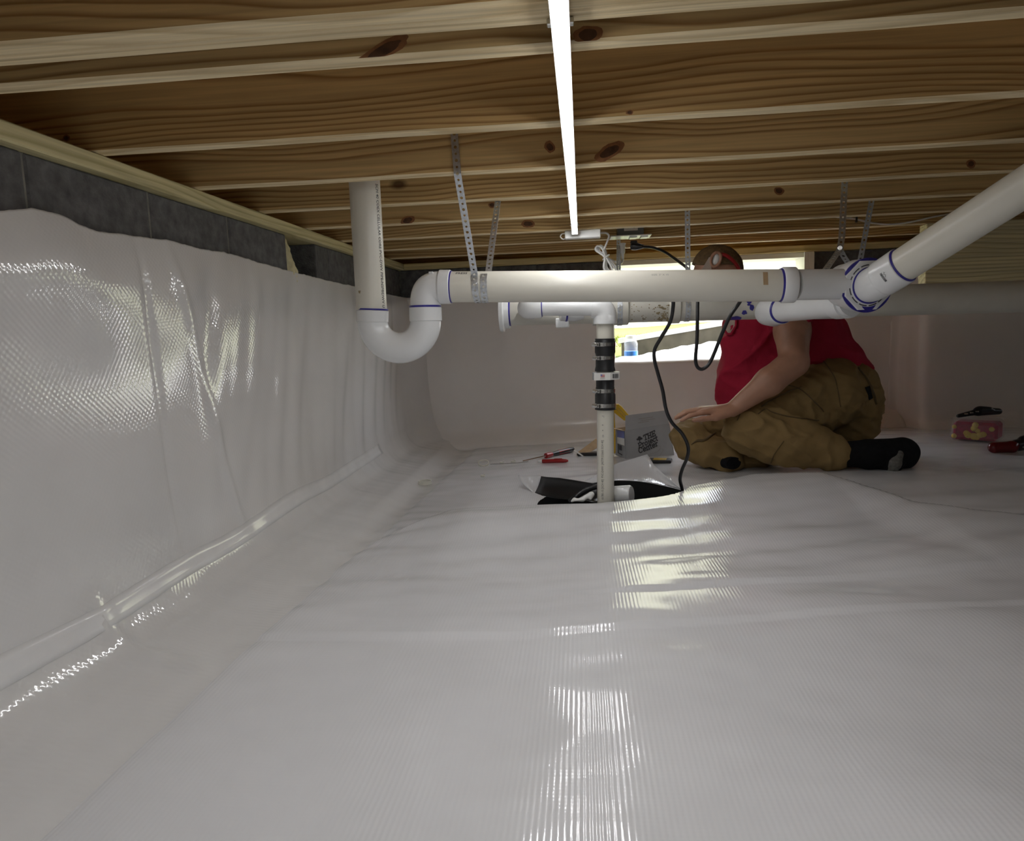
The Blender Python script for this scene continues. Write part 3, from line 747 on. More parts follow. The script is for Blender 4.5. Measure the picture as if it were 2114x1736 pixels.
# barcode and word on the elbow hub
mb = MB(); rnd = random.Random(3); t_, w_ = hc.hit(1815, 570)
def hub_patch(u0, u1, v0, v1): return [hc.p(t_ + a, w_ + b / hc.r, .0006) for a, b in ((u0, v0), (u1, v0), (u1, v1), (u0, v1))]
v = -.004
while v < .022:
    w = rnd.choice((.0006, .001, .0016)); mb.add(hub_patch(.004, .010, v, v + w), [(0, 1, 2, 3)]); v += w + rnd.choice((.0005, .001))
obj('barcode', mb, 'print', dr)
obj('printed_mark', MB().tube([hc.p(t_ + .0145 + .002 * math.sin(k * 1.1), w_ + (-.003 + .0013 * k) / hc.r, .0004) for k in range(12)], .0005, 5), 'print_grey', dr)
# branch from the wye back down to the sewer line
bs, be = at(1760, 622, 2.26), at(1606, 641, 2.73)
obj('branch_pipe', MB().tube([bs, be], .0425, 40), 'pvc_white', dr, 40)
bd = _n(be - bs); bl = np.linalg.norm(be - bs)
obj('branch_hub', MB().lathe(bs + bd * .02, bd, [(0, .040), (0, .049), (.06, .049), (.066, .043)], 40), 'pvc_white', dr, 35)
# printing
curve_text(dr, rc, 'SCH 40 COEX CELLULAR CORE PVC-DWV PIPE-NSF\u00aeDWV U', 775, 379, .0150, 1, 'print', -1, .0002, spacing=.865)
curve_text(dr, mn, 'PRESS', 940, 566, .0135, 1, 'print', -1, .0002)
curve_text(dr, mn, 'SIZE  3" X 10', 1345, 569, .0085, 1, 'print_grey', -1)
obj('tape_scrap', MB().grid([[mn.p(*mn.hit(x + .1 * (y - 563) / 2.5, y), .0006) for y in np.linspace(562, 588, 9)] for x in (1575, 1580, 1585)]), 'kraft', dr)
g = Cyl(at(850, 628, YD), at(908, 628, YD), .0455)
mb = rc.decal([rc.hit(740, 600), rc.hit(745, 600), rc.hit(744, 606), rc.hit(741, 605)]); obj('grime_speck', mb, 'dirt', dr)

# ---- 4 inch sewer line behind
YS = 2.85
sa, sb = at(1046, 642, YS), at(2330, 606, YS)
sp = thing('sewer_pipe', at(1600, 628, YS) - np.array([0, 0, R4]), 'thick grey-white sewer pipe running behind the horizontal drain pipe', 'pipe')
sc = Cyl(sa, sb, R4); SXd = sc.d
obj('main_pipe', MB().tube([sa, sa + (sb - sa) * 1.95], R4, 48), 'pvc_old', sp, 40)
def on_s(px): return sc.a + SXd * sc.hit(px, 640)[0]
cp = on_s(1034)
obj('cleanout_cap', MB().lathe(cp, SXd, [(-.008, .05), (-.008, .080), (.006, .081), (.010, .070), (.028, .067), (.028, .05)], 44), 'pvc_white', sp, 35)
obj('primer_ring', MB().lathe(on_s(1050), SXd, [(-.003, R4), (-.003, R4 + .0016), (.004, R4 + .0014), (.004, R4)], 40), 'primer', sp, 35)
def shub(x0, x1, r, mat, name='pipe_hub'):
    a, b = on_s(x0), on_s(x1); l_ = np.linalg.norm(b - a)
    return obj(name, MB().lathe(a, SXd, [(0, R4 * .95), (.001, r - .003), (.004, r), (l_ - .004, r), (l_, r - .003), (l_, R4 * .95)], 44), mat, sp, 35)
shub(1222, 1299, .0660, 'pvc_old'); shub(1382, 1407, .0650, 'pvc_old'); shub(1690, 1755, .0630, 'pvc_white')
# splash of grime
rnd = random.Random(11)
for k in range(90):
    x = rnd.gauss(1372, 8) if k < 36 else rnd.uniform(1303, 1380); y = rnd.uniform(628, 662)
    if x < 1303 or x > 1381: continue
    s_ = rnd.uniform(.5, 2.4 if x > 1356 else 1.3)
    o = obj('grime_speck', sc.splat(x, y, s_ * rnd.uniform(1, 1.8), s_, 9, k, .6), 'dirt', sp)
# purple primer drips
for k, (x, y, a, b) in enumerate(((1537, 645, 5.4, 4.6), (1552, 635, 4.4, 6.2), (1546, 629, 4, 2.), (1547, 622, 5, 5), (1519, 657, 11, 4.6), (1568, 643.5, 2.4, 1.9), (1574, 651, 1.8, 1.2), (1586, 638.5, 3.6, 3.2), (1508, 659, 6, 2), (1580, 659, 3, .9))):
    obj('primer_drip', sc.splat(x, y, a, b, 16, k + 3, .35), 'primer', sp)
# wye branch socket meeting the branch pipe
obj('wye_socket', MB().lathe(be - bd * .035, bd, [(0, .040), (0, .0485), (.003, .0500), (.045, .0510), (.07, .056), (.12, .050)], 40), 'pvc_white', sp, 35)
obj('primer_ring', MB().lathe(be - bd * .035, bd, [(-.006, .042), (-.006, .0445), (.0012, .0488), (.0012, .042)], 40), 'primer', sp, 35)
obj('wye_sleeve', MB().lathe(on_s(1588), SXd, [(0, R4 * .95), (.001, .0612), (.15, .0612), (.151, R4 * .95)], 44), 'pvc_white', sp, 35)
obj('saddle_lug', MB().box(on_s(1160) + np.array([0, -.045, -.052]), (.050, .05, .036), bev=.003), 'pvc_white', sp)

# ---- pump discharge with check valve
YP = 2.58
pt, pb = at(1249, 650, YP), at(1250.5, 1075, YP)
pp = thing('pump_discharge_pipe', pb, 'thin upright white pump pipe with black rubber coupling rising from the sump', 'pipe')
pc = Cyl(pt, pb, R2); PD = pc.d
def pz(py): return pc.hit(1250, py)[0]
obj('upright_pipe', MB().tube([pt, pb], R2, 36), 'pvc', pp, 40)
eh = at(1249, 668, YP); ez = at(1249, 634, YP); el = at(1222, 634, YP); PX = np.array([1., 0, 0])
obj('elbow', MB().tube([eh, at(1249, 652, YP)] + arc(ez + np.array([-.030, 0, -.030]), .030, PX, UZ, 0, math.pi / 2, 10) + [el], [.0405] * 2 + [.0400] * 10 + [.0385], 36), 'pvc_white', pp, 50)
obj('elbow_lip', MB().lathe(eh, -PD, [(-.001, .03), (-.001, .0405), (.006, .0412), (.012, .0405), (.012, .03)], 36), 'pvc_white', pp, 35)
lh = at(1118, 634, YP); lf = at(1108, 634, YP)
obj('cross_pipe', MB().tube([el + np.array([.02, 0, 0]), lf], R2, 36), 'pvc_white', pp, 40)
obj('elbow', MB().tube([lh, lh - PX * .012] + arc(lh + np.array([-.014, .036, 0]), .036, np.array([0, -1., 0]), -PX, 0, math.pi / 2, 10) + [lh + np.array([-.05, .10, 0]), lh + np.array([-.05, .20, 0])], .0385, 36), 'pvc_white', pp, 50)
obj('primer_ring', MB().lathe(lh, PX, [(-.002, .03), (-.002, .0372), (.003, .0330), (.003, .03)], 36), 'primer', pp, 35)
sk = at(1173, 641, 2.70)
obj('tee_hub', MB().lathe(sk + np.array([-.03, 0, 0]), (1, .18, .0), [(0, .03), (0, .037), (.05, .040), (.085, .034), (.085, .02)], 36), 'pvc_white', pp, 40)
obj('primer_smear', MB().lathe(sk + np.array([-.012, 0, 0]), (1, .18, 0), [(0, .03), (0, .0392), (.006, .0405), (.006, .03)], 36), 'primer', pp, 40)
def seg(name, y0, y1, prof, mat):
    t0, t1 = pz(y0), pz(y1)
    return obj(name, MB().lathe(pt, PD, [(t0, R2 * .9)] + [(t0 + (t1 - t0) * u, r) for u, r in prof] + [(t1, R2 * .9)], 40), mat, pp, 45)
seg('rubber_sleeve', 699, 767, [(0, .0352), (.06, .0345), (.08, .0360), (.42, .0360), (.48, .0335), (.85, .0335), (.90, .0350), (.97, .0365), (1, .0360)], 'rubber')
seg('rubber_sleeve', 784, 847, [(0, .0325), (.25, .0325), (.27, .0335), (.45, .0335), (.5, .0362), (.96, .0365), (.965, .0375), (1, .037)], 'rubber')
def clamp(y, r, tw):
    c = pt + PD * pz(y); o = obj('hose_clamp', MB().lathe(c, PD, [(-.0068, r - .004), (-.0068, r), (.0068, r), (.0068, r - .004)], 40), 'steel', pp, 40)
    mb = MB(); n_ = _n(np.array([-.75, -.66, 0])); s_ = np.array([-n_[1], n_[0], 0])
    mb.lathe(c + n_ * (r + .006) - s_ * .016, s_, [(0, .004), (0, .0066), (.004, .0074), (.016, .006), (.017, .0045), (.024, .0045)], 12)
    mb.box(c + n_ * (r + .003) + s_ * .004, (.006, .020, .011), np.array([[n_[0], s_[0], 0], [n_[1], s_[1], 0], [0, 0, 1]]))
    b = obj('clamp_screw', mb, 'steel', o, 40)
    # slot marks of the band
    mb = MB()
    for k in range(7):
        w = -.35 + k * .13
        e_ = np.array([math.sin(w), -math.cos(w), 0]); q = c + e_ * (r + .0003); tt = np.array([e_[1], -e_[0], 0]) * -1
        mb.add([q + tt * a + np.array([0, 0, b_]) for a, b_ in ((-.0007, -.004), (.0007, -.004), (.0007, .004), (-.0007, .004))], [(0, 1, 2, 3)])
    obj('clamp_slots', mb, 'print_grey', o)
clamp(711, .0375, 0); clamp(739, .0352, 0); clamp(807.5, .0352, 0); clamp(838, .0380, 0)
# hexagonal valve collar with its label
cc = pt + PD * pz(776.5); hh = .0255
mb = MB(); pts = []
for x, y in ((-.045, -.012), (-.040, -.044), (.016, -.047), (.049, -.026), (.050, .010), (.022, .046), (-.026, .046)): pts.append(cc + np.array([x, y, -hh / 2]))
mb.prism(pts[::-1], (0, 0, hh)); vcol = obj('valve_collar', mb, 'galv', pp)
lab = MB(); A_, B_, C_ = (q + np.array([0, -.0006, 0]) for q in (pts[1], pts[2], pts[3]))
lab.add([A_, B_, C_, C_ + [0, 0, hh], B_ + [0, 0, hh], A_ + [0, 0, hh]], [(0, 1, 4, 5), (1, 2, 3, 4)]); obj('valve_label', lab, 'paper', vcol)
def panel(a, b, z0, z1, u0, u1, lift=.0012):
    d = b - a; nrm_ = _n(np.cross(d, [0, 0, 1.])); q = lambda u, z: a + d * u + np.array([0, 0, hh * z]) + nrm_ * lift
    return [q(u0, z0), q(u1, z0), q(u1, z1), q(u0, z1)]
fm = MB()
for k in range(5): fm.add(panel(A_, B_, .42 + k * .075, .455 + k * .075, .40, .66), [(0, 1, 2, 3)])
obj('flag_stripes', fm, 'flag_red', vcol); obj('flag_canton', MB().add(panel(A_, B_, .60, .80, .40, .51, .0016), [(0, 1, 2, 3)]), 'card_blue', vcol)
obj('label_line', MB().add(panel(A_, B_, .24, .28, .38, .68), [(0, 1, 2, 3)]), 'print_grey', vcol); fm = MB(); u = .22
while u < .82:
    w = rnd.choice((.02, .03, .05)); fm.add(panel(B_, C_, .2, .8, u, u + w), [(0, 1, 2, 3)]); u += w + rnd.choice((.02, .035))
obj('barcode', fm, 'print', vcol)
curve_text(pp, pc, '2"', 1243, 857, .011, 1, 'print_grey', -1); curve_text(pp, pc, 'x', 1243, 876, .010, 1, 'print', -1); curve_text(pp, pc, 'x', 1243, 887, .010, 1, 'print', -1); curve_text(pp, pc, '40', 1243, 897, .010, 1, 'print_grey', -1)
curve_text(pp, pc, '01785-15 [SCH 40]  PVC-DWV  [ASTM D2665 SCH 40]', 1246, 1031, .0112, -1, 'print', 1, spacing=.82)

# ================================================================== STRAPS
def strap(path, wdir, label, name='hanger_strap', wid=.0095, pitch=.0165):
    P = [np.array(q, float) for q in path]; seg_ = [np.linalg.norm(P[i + 1] - P[i]) for i in range(len(P) - 1)]; cum = np.concatenate([[0], np.cumsum(seg_)]); Lt = cum[-1]
    def pos(s):
        s = min(max(s, 0), Lt - 1e-6); i = int(np.searchsorted(cum, s, side='right') - 1); f = (s - cum[i]) / max(seg_[i], 1e-9); return P[i] * (1 - f) + P[i + 1] * f
    wdir = np.array(wdir, float); mb = MB(); n = int(Lt / pitch); pitch = Lt / n
    for k in range(n):
        s0 = k * pitch; r = .0043 if k % 2 else .0033; vs = []; h = pitch / 2
        outer = [(0, -1), (0, 0), (0, 1), (.5, 1), (1, 1), (1, 0), (1, -1), (.5, -1)]
        for a, b in outer: vs.append(pos(s0 + a * pitch) + wdir * wid * b)
        for a, b in outer:
            w = math.atan2(b, (a - .5) * 2); vs.append(pos(s0 + h + r * math.cos(w)) + wdir * r * math.sin(w))
        mb.add(vs, [(i, (i + 1) % 8, 8 + (i + 1) % 8, 8 + i) for i in range(8)])
    st = obj(name, mb, 'galv', None, solid=.0012, soff=0); tag(st, label, 'strap', 'perforated hanger straps')
    return st
ZX = np.array([1., 0, 0])
def wrap(c, r, a0, a1, n=12, shift=0.):
    """round a pipe running in x: angle 0 = towards the viewer, pi/2 = up"""
    return [np.array([c[0] + shift * k / (n - 1), c[1] - r * math.cos(w), c[2] + r * math.sin(w)]) for k, w in enumerate(np.linspace(a0, a1, n))]
def on_m(px): return mn.a + mn.d * mn.hit(px, 590)[0]
# first pair: front leg and rear leg round the drain run
t0 = at(937, 270, 1.923); t1 = at(944, 352, 1.923); c_ = on_m(982)
t1[0] = t0[0] + (t1[0] - t0[0]); t1[2] = HC - .002
w_ = wrap(on_m(979), R3 + .0018, .85, -2.6, 16, .006)
strap([t0 + np.array([-.004, 0, .05]), t0, t1] + w_, ZX, 'long bright perforated strap running in front of the drain pipe near its elbow')
t0 = at(1028, 412, 2.373); w_ = wrap(on_m(996), R3 + .0018, math.pi * .97, math.pi * 2 + .85, 18, .004)
strap([t0 + np.array([.003, 0, .06]), t0] + w_, ZX, 'dull perforated strap hanging behind the drain pipe, second from the trap')
# sewer straps
t0 = at(1419, 430, 2.778); c_ = on_s(1421); w_ = wrap(c_, R4 + .0018, .5, -math.pi - .2, 18)
strap([t0 + np.array([0, 0, .05]), t0] + w_, ZX, 'perforated strap hanging just left of the person, holding the sewer pipe')
t0 = at(1800, 412, 2.778); c_ = on_s(1766); w_ = wrap(c_, R4 + .0018, .9, -math.pi - .2, 18)
strap([t0 + np.array([0, 0, .05]), t0] + w_, ZX, 'dark perforated strap rightmost of all, behind the wye fitting')
t0 = at(1277, 506, 3.590); c_ = on_s(1280); w_ = wrap(c_, .0675, 2.0, -1.5, 10)
strap([t0 + np.array([0, 0, .05]), t0] + w_, ZX, 'brownish perforated strap behind the coiled white cord')
# forked strap with bolt at the wye
hs = thing('hanger_strap', at(1735, 512, 2.3), 'perforated strap forked with a bolt above the wye fitting', 'strap', 'perforated hanger straps')
def strap_part(path, par):
    o = strap(path, ZX, 'x'); vs = np.array([q.co[:] for q in o.data.vertices]) + np.array(o.location[:]) - WO[par]
    for q, c in zip(o.data.vertices, vs): q.co = c
    o.location = (0, 0, 0); o.parent = par; o.name = 'strap_leg'
    for k in ('label', 'category', 'group'): del o[k]
    return o
yj = 2.373; j0 = at(1744, 372, yj); j1 = at(1738, 490, 2.31); j2 = at(1734, 514, 2.29)
strap_part([j0 + np.array([0, 0, .05]), j0, j1, j2], hs)
strap_part([j2, at(1722, 532, 2.22), at(1703, 558, 2.15), at(1697, 575, 2.13)], hs)
strap_part([j2 + np.array([0, .003, 0]), at(1742, 530, 2.30), at(1752, 545, 2.33), at(1760, 575, 2.34)], hs)
bm = MB().lathe(j2 + np.array([-.004, -.012, .002]), (.3, 1, 0), [(0, .004), (0, .0065), (.005, .0065), (.005, .003), (.032, .003)], 10); obj('bolt', bm, 'steel', hs, 30)

# ================================================================== LIGHT, WIRING
ls = atz(1186.5, 478, HC - .012); le = atz(1153, 0, HC - .012)
LX = ls[0]; LDX = (le[0] - ls[0]) / (le[1] - ls[1]); LY0, LY1 = -.95, ls[1]
def lx(y): return LX + (y - LY1) * LDX
led = thing('led_strip_light', (lx(1.2), 1.2, HC - .025), 'glowing white LED tube light running across the joists', 'light')
mb = MB(); mb.grid([[(lx(y) + a, y, HC - b) for a, b in ((-.0125, .0003), (-.0125, .012), (.0125, .012), (.0125, .0003), (-.0125, .0003))] for y in (LY0, LY1)]); obj('light_channel', mb, 'alu', led)
rows = []
for k, y in enumerate(np.linspace(LY0 + .004, LY1 - .004, 760)):
    r = .0155 if k % 2 else .0110
    rows.append([(lx(y) + .0112 * math.cos(w), y, HC - .0095 - r * .45 * math.sin(w)) for w in np.linspace(0, math.pi, 9)])
mb = MB().grid(rows); mb.add(rows[0], [tuple(range(8, -1, -1))]); mb.add(rows[-1], [tuple(range(9))])
obj('light_diffuser', mb, 'led', led, 60)
for y in (.9, 1.03, 2.95): obj('mounting_clip', MB().box((lx(y), y, HC - .0045), (.036, .012, .0085), bev=.001), 'steel', led)
obj('end_cap', MB().box((lx(LY1), LY1 + .002, HC - .012), (.026, .006, .024), bev=.002), 'white_pl', led)

dv = at(1203, 487.5, 3.165); dvt = thing('led_driver', dv - np.array([0, 0, .017]), 'small white LED driver box at the far end of the tube light', 'driver')
obj('driver_case', MB().box((dv[0], 3.170, HC - .0175), (.150, .052, .034), bev=.003), 'white_pl', dvt)
obj('driver_label', MB().box((dv[0] + .02, 3.165, HC - .0352), (.05, .03, .0006)), 'paper', dvt)
obj('driver_lead', MB().tube(spline([at(1169, 482, 3.17), at(1160, 483, 3.165), at(1157, 489, 3.165), at(1163, 494, 3.165), at(1169, 490, 3.17)], 6), .0026, 10), 'white_pl', dvt, 60)

rcp = thing('outlet_box', at(1300, 495, 3.46), 'grey steel outlet box with white cover plate under the joists', 'outlet')
bx = at(1301, 485, 3.47)
obj('steel_box', MB().box((bx[0], 3.478, HC + .032), (.118, .100, .062), bev=.003), 'grey_box', rcp)
obj('box_label', MB().box((bx[0] + .001, 3.4275, HC + .040), (.062, .001, .038)), 'paper', rcp)
mb = MB().box((bx[0] - .006, 3.4268, HC + .034), (.026, .0006, .0024)).box((bx[0] + .016, 3.4268, HC + .035), (.008, .0006, .007)); obj('label_print', mb, 'print', rcp)
cpz = HC - .0015
obj('cover_plate', MB().box((bx[0], 3.468, cpz), (.185, .120, .005), bev=.002), 'white_pl', rcp)
obj('socket_face', MB().box((bx[0] + .012, 3.468, cpz - .005), (.034, .07, .006), bev=.002), 'white_pl', rcp); obj('socket_face', MB().box((bx[0] + .062, 3.468, cpz - .005), (.034, .07, .006), bev=.002), 'white_pl', rcp)

# white lamp cord, coiled and tied
wc_ = thing('white_power_cord', at(1255, 560, 3.25), 'coiled white flat cord tied in a bundle, hanging from the lamp driver', 'cord')
obj('cord_lead', MB().tube(spline([at(1238, 481, 3.18), at(1251, 481, 3.2), at(1257, 487, 3.22), at(1253, 500, 3.23), at(1248, 512, 3.24), at(1244, 522, 3.24)], 7), .0042, 12), 'white_pl', wc_, 60)
for k, (dx, dy, wd) in enumerate(((0, 0, 8), (3, 1, 10), (6, -1, 7), (-1, 2, 12))):
    Yk = 3.235 + .012 * k
    top = (1233 + dx, 508 + dy); bot = (1262 + dx * 1.7, 572 + dy); mid = (1250 + dx * .5, 531)
    pts = [mid, (1240 + dx + wd * .35, 513), top, (1231 + dx, 517), (mid[0] - 2, 531), (1247 + dx, 552), (bot[0] - 6, bot[1] - 3), bot, (bot[0] + wd * .4, bot[1] - 14), (mid[0] + 2, 532)]
    obj('cord_loop', MB().tube(spline([at(a, b, Yk + .004 * math.sin(i)) for i, (a, b) in enumerate(pts)], 7), .0040, 10), 'white_pl', wc_, 60)
obj('cord_tie', MB().tube(arc(at(1251, 531, 3.25), .016, np.array([.8, 0, .6]), np.array([0, 1., 0]), 0, 2 * math.pi, 16), .0035, 8, cap=False), 'white_pl', wc_, 60)
obj('cord_tail', MB().tube(spline([at(1254, 533, 3.26), at(1266, 538, 3.3), at(1278, 545, 3.36), at(1284, 542, 3.42), at(1286, 535, 3.44)], 7), .0038, 10), 'white_pl', wc_, 60)
pz0 = at(1285, 503, 3.455); pz1 = at(1286, 538, 3.445)
obj('plug_body', MB().tube([pz0, pz0 * .9 + pz1 * .1, pz0 * .45 + pz1 * .55, pz0 * .4 + pz1 * .6, pz1], [.016, .0125, .0105, .007, .0052], 14), 'white_pl', wc_, 40)

# black pump cord: plug, swag behind the drain pipe, loop, and down to the pit
pk = thing('black_power_cord', on_floor(1412, 1010), 'black power cord from the outlet looping behind the drain pipe down to the sump', 'cord')
q0 = at(1303, 508, 3.44); q1 = at(1330, 509, 3.42)
obj('plug_body', MB().tube([q0, q0 + (q1 - q0) * .05, q0 + (q1 - q0) * .4, q0 + (q1 - q0) * .75, q1], [.014, .0175, .0175, .011, .0062], 16), 'black', pk, 40)
obj('plug_cap', MB().box(q0 + np.array([.012, .0, .016]), (.03, .03, .014), bev=.003), 'black', pk)
pts = [at(1326, 509, 3.42), at(1348, 511, 3.38), at(1372, 520, 3.3), at(1397, 537, 3.2), at(1420, 555, 3.05), at(1436, 575, 2.85), at(1440, 600, 2.60), at(1440, 640, 2.55), at(1439, 700, 2.54), at(1436, 738, 2.54),
       at(1439, 756, 2.54), at(1449, 762, 2.54), at(1463, 752, 2.54), at(1475, 728, 2.54), at(1490, 690, 2.53), at(1507, 653, 2.52), at(1528, 622, 2.50), at(1536, 600, 2.40), at(1515, 585, 2.34), at(1460, 582, 2.33), at(1405, 588, 2.34), at(1391, 605, 2.40), at(1390, 630, 2.46),
       at(1384, 663, 2.48), at(1366, 695, 2.49), at(1352, 720, 2.5), at(1351, 742, 2.5), at(1358, 770, 2.5), at(1368, 806, 2.51), at(1375, 845, 2.52), at(1387, 872, 2.54), at(1408, 895, 2.57), at(1420, 920, 2.6), at(1419, 943, 2.62), at(1408, 970, 2.64), at(1404, 990, 2.65), at(1408, 1008, 2.66), at(1414, 1040, 2.66)]
obj('cord', MB().tube(spline(pts, 7), .0062, 12), 'black', pk, 60)
# white cable stapled along a joist at the right
cb = thing('electrical_cable', at(1850, 462, 3.54), 'thin white electrical cable stapled along a joist at upper right', 'cable')
obj('cable', MB().tube(spline([at(1720, 447, 3.540), at(1765, 452, 3.540), at(1800, 460, 3.541), at(1840, 463, 3.541), at(1880, 458, 3.541), at(1930, 447, 3.541), at(1985, 438, 3.541), at(2080, 428, 3.541)], 6), .0045, 10), 'white_pl', cb, 60)
obj('staple', MB().box(at(1768, 453, 3.538), (.008, .01, .026), bev=.001), 'black', cb)

# ================================================================== SUMP PIT
pit = thing('sump_pit', (HOLE_C[0], HOLE_C[1], -.5), 'black open sump pit cut through the floor sheeting', 'sump')
mb = MB(); n = 40; ring = lambda r, z: [(HOLE_C[0] + r * math.cos(w), HOLE_C[1] + r * .75 * math.sin(w), z) for w in np.linspace(0, 2 * math.pi, n, endpoint=False)]
rim = [(HOLE_C[0] + HOLE_R[0] * 1.04 * math.cos(w), HOLE_C[1] + HOLE_R[1] * 1.04 * math.sin(w)) for w in np.linspace(0, 2 * math.pi, n, endpoint=False)]
R0 = [[(a, b, fz(a, b) - .005) for a, b in rim], ring(.285, -.06), ring(.26, -.45)]; vs = [q for r in R0 for q in r] + [(HOLE_C[0], HOLE_C[1], -.45)]
fs = [(i * n + j, (i + 1) * n + j, (i + 1) * n + (j + 1) % n, i * n + (j + 1) % n) for i in range(2) for j in range(n)] + [(2 * n + (j + 1) % n, 2 * n + j, 3 * n) for j in range(n)]
mb.add(vs, fs); obj('basin', mb, 'liner_black', pit, 60)
cx0 = at(1262, 1022, 2.66); cx1 = at(1304, 1021, 2.63)
obj('inlet_stub', MB().lathe(cx0, cx1 - cx0, [(0, .02), (0, .033), (np.linalg.norm(cx1 - cx0) - .006, .035), (np.linalg.norm(cx1 - cx0), .031), (np.linalg.norm(cx1 - cx0), .02)], 28), 'pvc_white', pit, 40)
obj('pit_hose', MB().tube(spline([at(1176, 1036, 2.60), at(1190, 1024, 2.60), at(1210, 1012, 2.62), at(1238, 1004, 2.64), at(1262, 1003, 2.66)], 7), .009, 12), 'black', pit, 60)
mb = relax(implicit([sd_cap(at(1202, 1030, 2.575), at(1221, 1021, 2.585), .008, .011), sd_cap(at(1221, 1021, 2.585), at(1219, 1030, 2.575), .006, .005), sd_cap(at(1180, 1035, 2.57), at(1186, 1029, 2.575), .004, .004), sd_cap(at(1186, 1032, 2.57), at(1204, 1032, 2.57), .006, .006)], .003, .008), 1)
obj('white_fitting', mb, 'white_pl', pit, 180)
# lifted flaps of cut sheeting round the pit
fl = thing('liner_flap', on_floor(1150, 1020), 'black-backed flap of cut sheeting curling up left of the pump pipe', 'flap')
rows = []
top = [(1117, 983), (1130, 984.5), (1155, 986.5), (1185, 991), (1215, 996), (1240, 1000)]; bot = [(1104, 1017), (1118, 1023), (1145, 1028), (1175, 1031), (1205, 1034), (1240, 1038)]
for k in range(6):
    b = on_floor(*bot[k]); a = at(*top[k], b[1] + .10); row = []
    for t in np.linspace(0, 1, 9): row.append(b * (1 - t) + a * t + np.array([.0, .030, -.010]) * math.sin(math.pi * t))
    rows.append(row)
obj('black_underside', MB().grid([[np.array(q) for q in r] for r in rows]), 'liner_black', fl, 180, solid=.0015)
e0 = rows[0]; tl = [(1070, 980.5), (1074, 989), (1079, 997), (1086, 1004), (1094, 1011), (1104, 1017)]
ll = [at(a, b, rows[0][8][1] - .018 * k) for k, (a, b) in enumerate(tl)]
rw = []
for k, t in enumerate(np.linspace(1, 0, 6)):
    i = t * 8; j = min(int(i), 7); f_ = i - j; rr = e0[j] * (1 - f_) + e0[j + 1] * f_
    rw.append([ll[k] * (1 - s) + rr * s + np.array([0, .02, 0]) * math.sin(math.pi * s) for s in np.linspace(0, 1, 7)])
obj('white_face', MB().grid(rw), 'liner_floor', fl, 180, solid=.0015)
fl2 = thing('liner_flap', on_floor(1330, 1000), 'white triangular flap of sheeting standing in front of the grey carton', 'flap')
A, B, C, D, E_ = at(1271, 957, 3.06), at(1337, 937.5, 3.09), at(1352, 963, 3.04), on_floor(1408, 1011), on_floor(1262, 1004)
rows = []
for s in np.linspace(0, 1, 12):
    tp = A * (1 - s / .55) + B * (s / .55) if s < .55 else (B * (1 - (s - .55) / .2) + C * ((s - .55) / .2) if s < .75 else C * (1 - (s - .75) / .25) + D * ((s - .75) / .25))
    xr = -.06 + .445 * s; bt = np.array([xr, HOLE_C[1] + HOLE_R[1] * math.sqrt(max(0, 1 - ((xr - HOLE_C[0]) / HOLE_R[0]) ** 2)), 0.]); bt[2] = fz(bt[0], bt[1]) - .001
    rows.append([bt * (1 - t) + tp * t + np.array([0, .02 * math.sin(math.pi * t), -.008 * math.sin(math.pi * t)]) for t in np.linspace(0, 1, 9)])
obj('white_face', MB().grid(rows), 'liner_floor', fl2, 180, solid=.0015)

# ================================================================== PERSON
def J(px, py, Y): return at(px, py, Y + .10)
from mathutils.bvhtree import BVHTree
person = thing('person', J(1640, 968, 3.0), 'person in crimson shirt and khaki trousers sitting curled up on the sheeting', 'person')
# skin: one continuous body
prim = []
def cp_(a, b, ra, rb, k=None): prim.append(sd_cap(a, b, ra, rb) + ((k,) if k else ()))
hd = J(1481, 562, 3.14)
prim.append(sd_ell(hd, (.100, .076, .105)))
cp_(J(1462, 590, 3.14), J(1452, 602, 3.14), .055, .040); cp_(J(1432, 572, 3.14), J(1427, 580, 3.14), .018, .016)       # jaw, nose
cp_(J(1508, 590, 3.17), J(1560, 630, 3.22), .060, .070)                                                          # neck
cp_(J(1590, 650, 3.25), J(1660, 720, 3.27), .13, .14); cp_(J(1660, 720, 3.27), J(1735, 820, 3.25), .14, .13)         # trunk
SH, EL, MI, WR = J(1632, 622, 3.08), J(1639, 748, 2.93), J(1588, 788, 2.89), J(1512, 845, 2.88)
cp_(J(1600, 630, 3.2), SH, .09, .075); cp_(SH, (SH + EL) / 2, .075, .070); cp_((SH + EL) / 2, EL, .070, .056)
cp_(EL, MI, .060, .055, .012); cp_(MI, WR, .055, .031)
kn = [(1452, 851, -.045), (1447, 847, -.022), (1446, 845, .0), (1448, 844, .022)]
md = [(1424, 858, -.050), (1416, 852, -.026), (1414, 850, -.002), (1419, 849, .022)]
tp = [(1407, 868, -.052), (1395, 863, -.030), (1395, 862, -.005), (1402, 861, .018)]
for i in range(4):
    yk = 2.885
    K_, D_, T_ = J(kn[i][0], kn[i][1], yk + kn[i][2]), J(md[i][0], md[i][1], yk + md[i][2]), J(tp[i][0], tp[i][1], yk + tp[i][2])
    cp_(WR + np.array([-.02, kn[i][2] * .35, 0]), K_, .019, .0125, .012); cp_(K_, D_, .0112, .0098, .005); cp_(D_, T_, .0098, .0078, .004)
cp_(WR + np.array([.0, -.02, -.006]), J(1478, 862, 2.83), .018, .0145, .012); cp_(J(1478, 862, 2.83), J(1450, 865, 2.815), .0125, .0105, .006); cp_(J(1450, 865, 2.815), J(1432, 868, 2.81), .0105, .0085, .005)
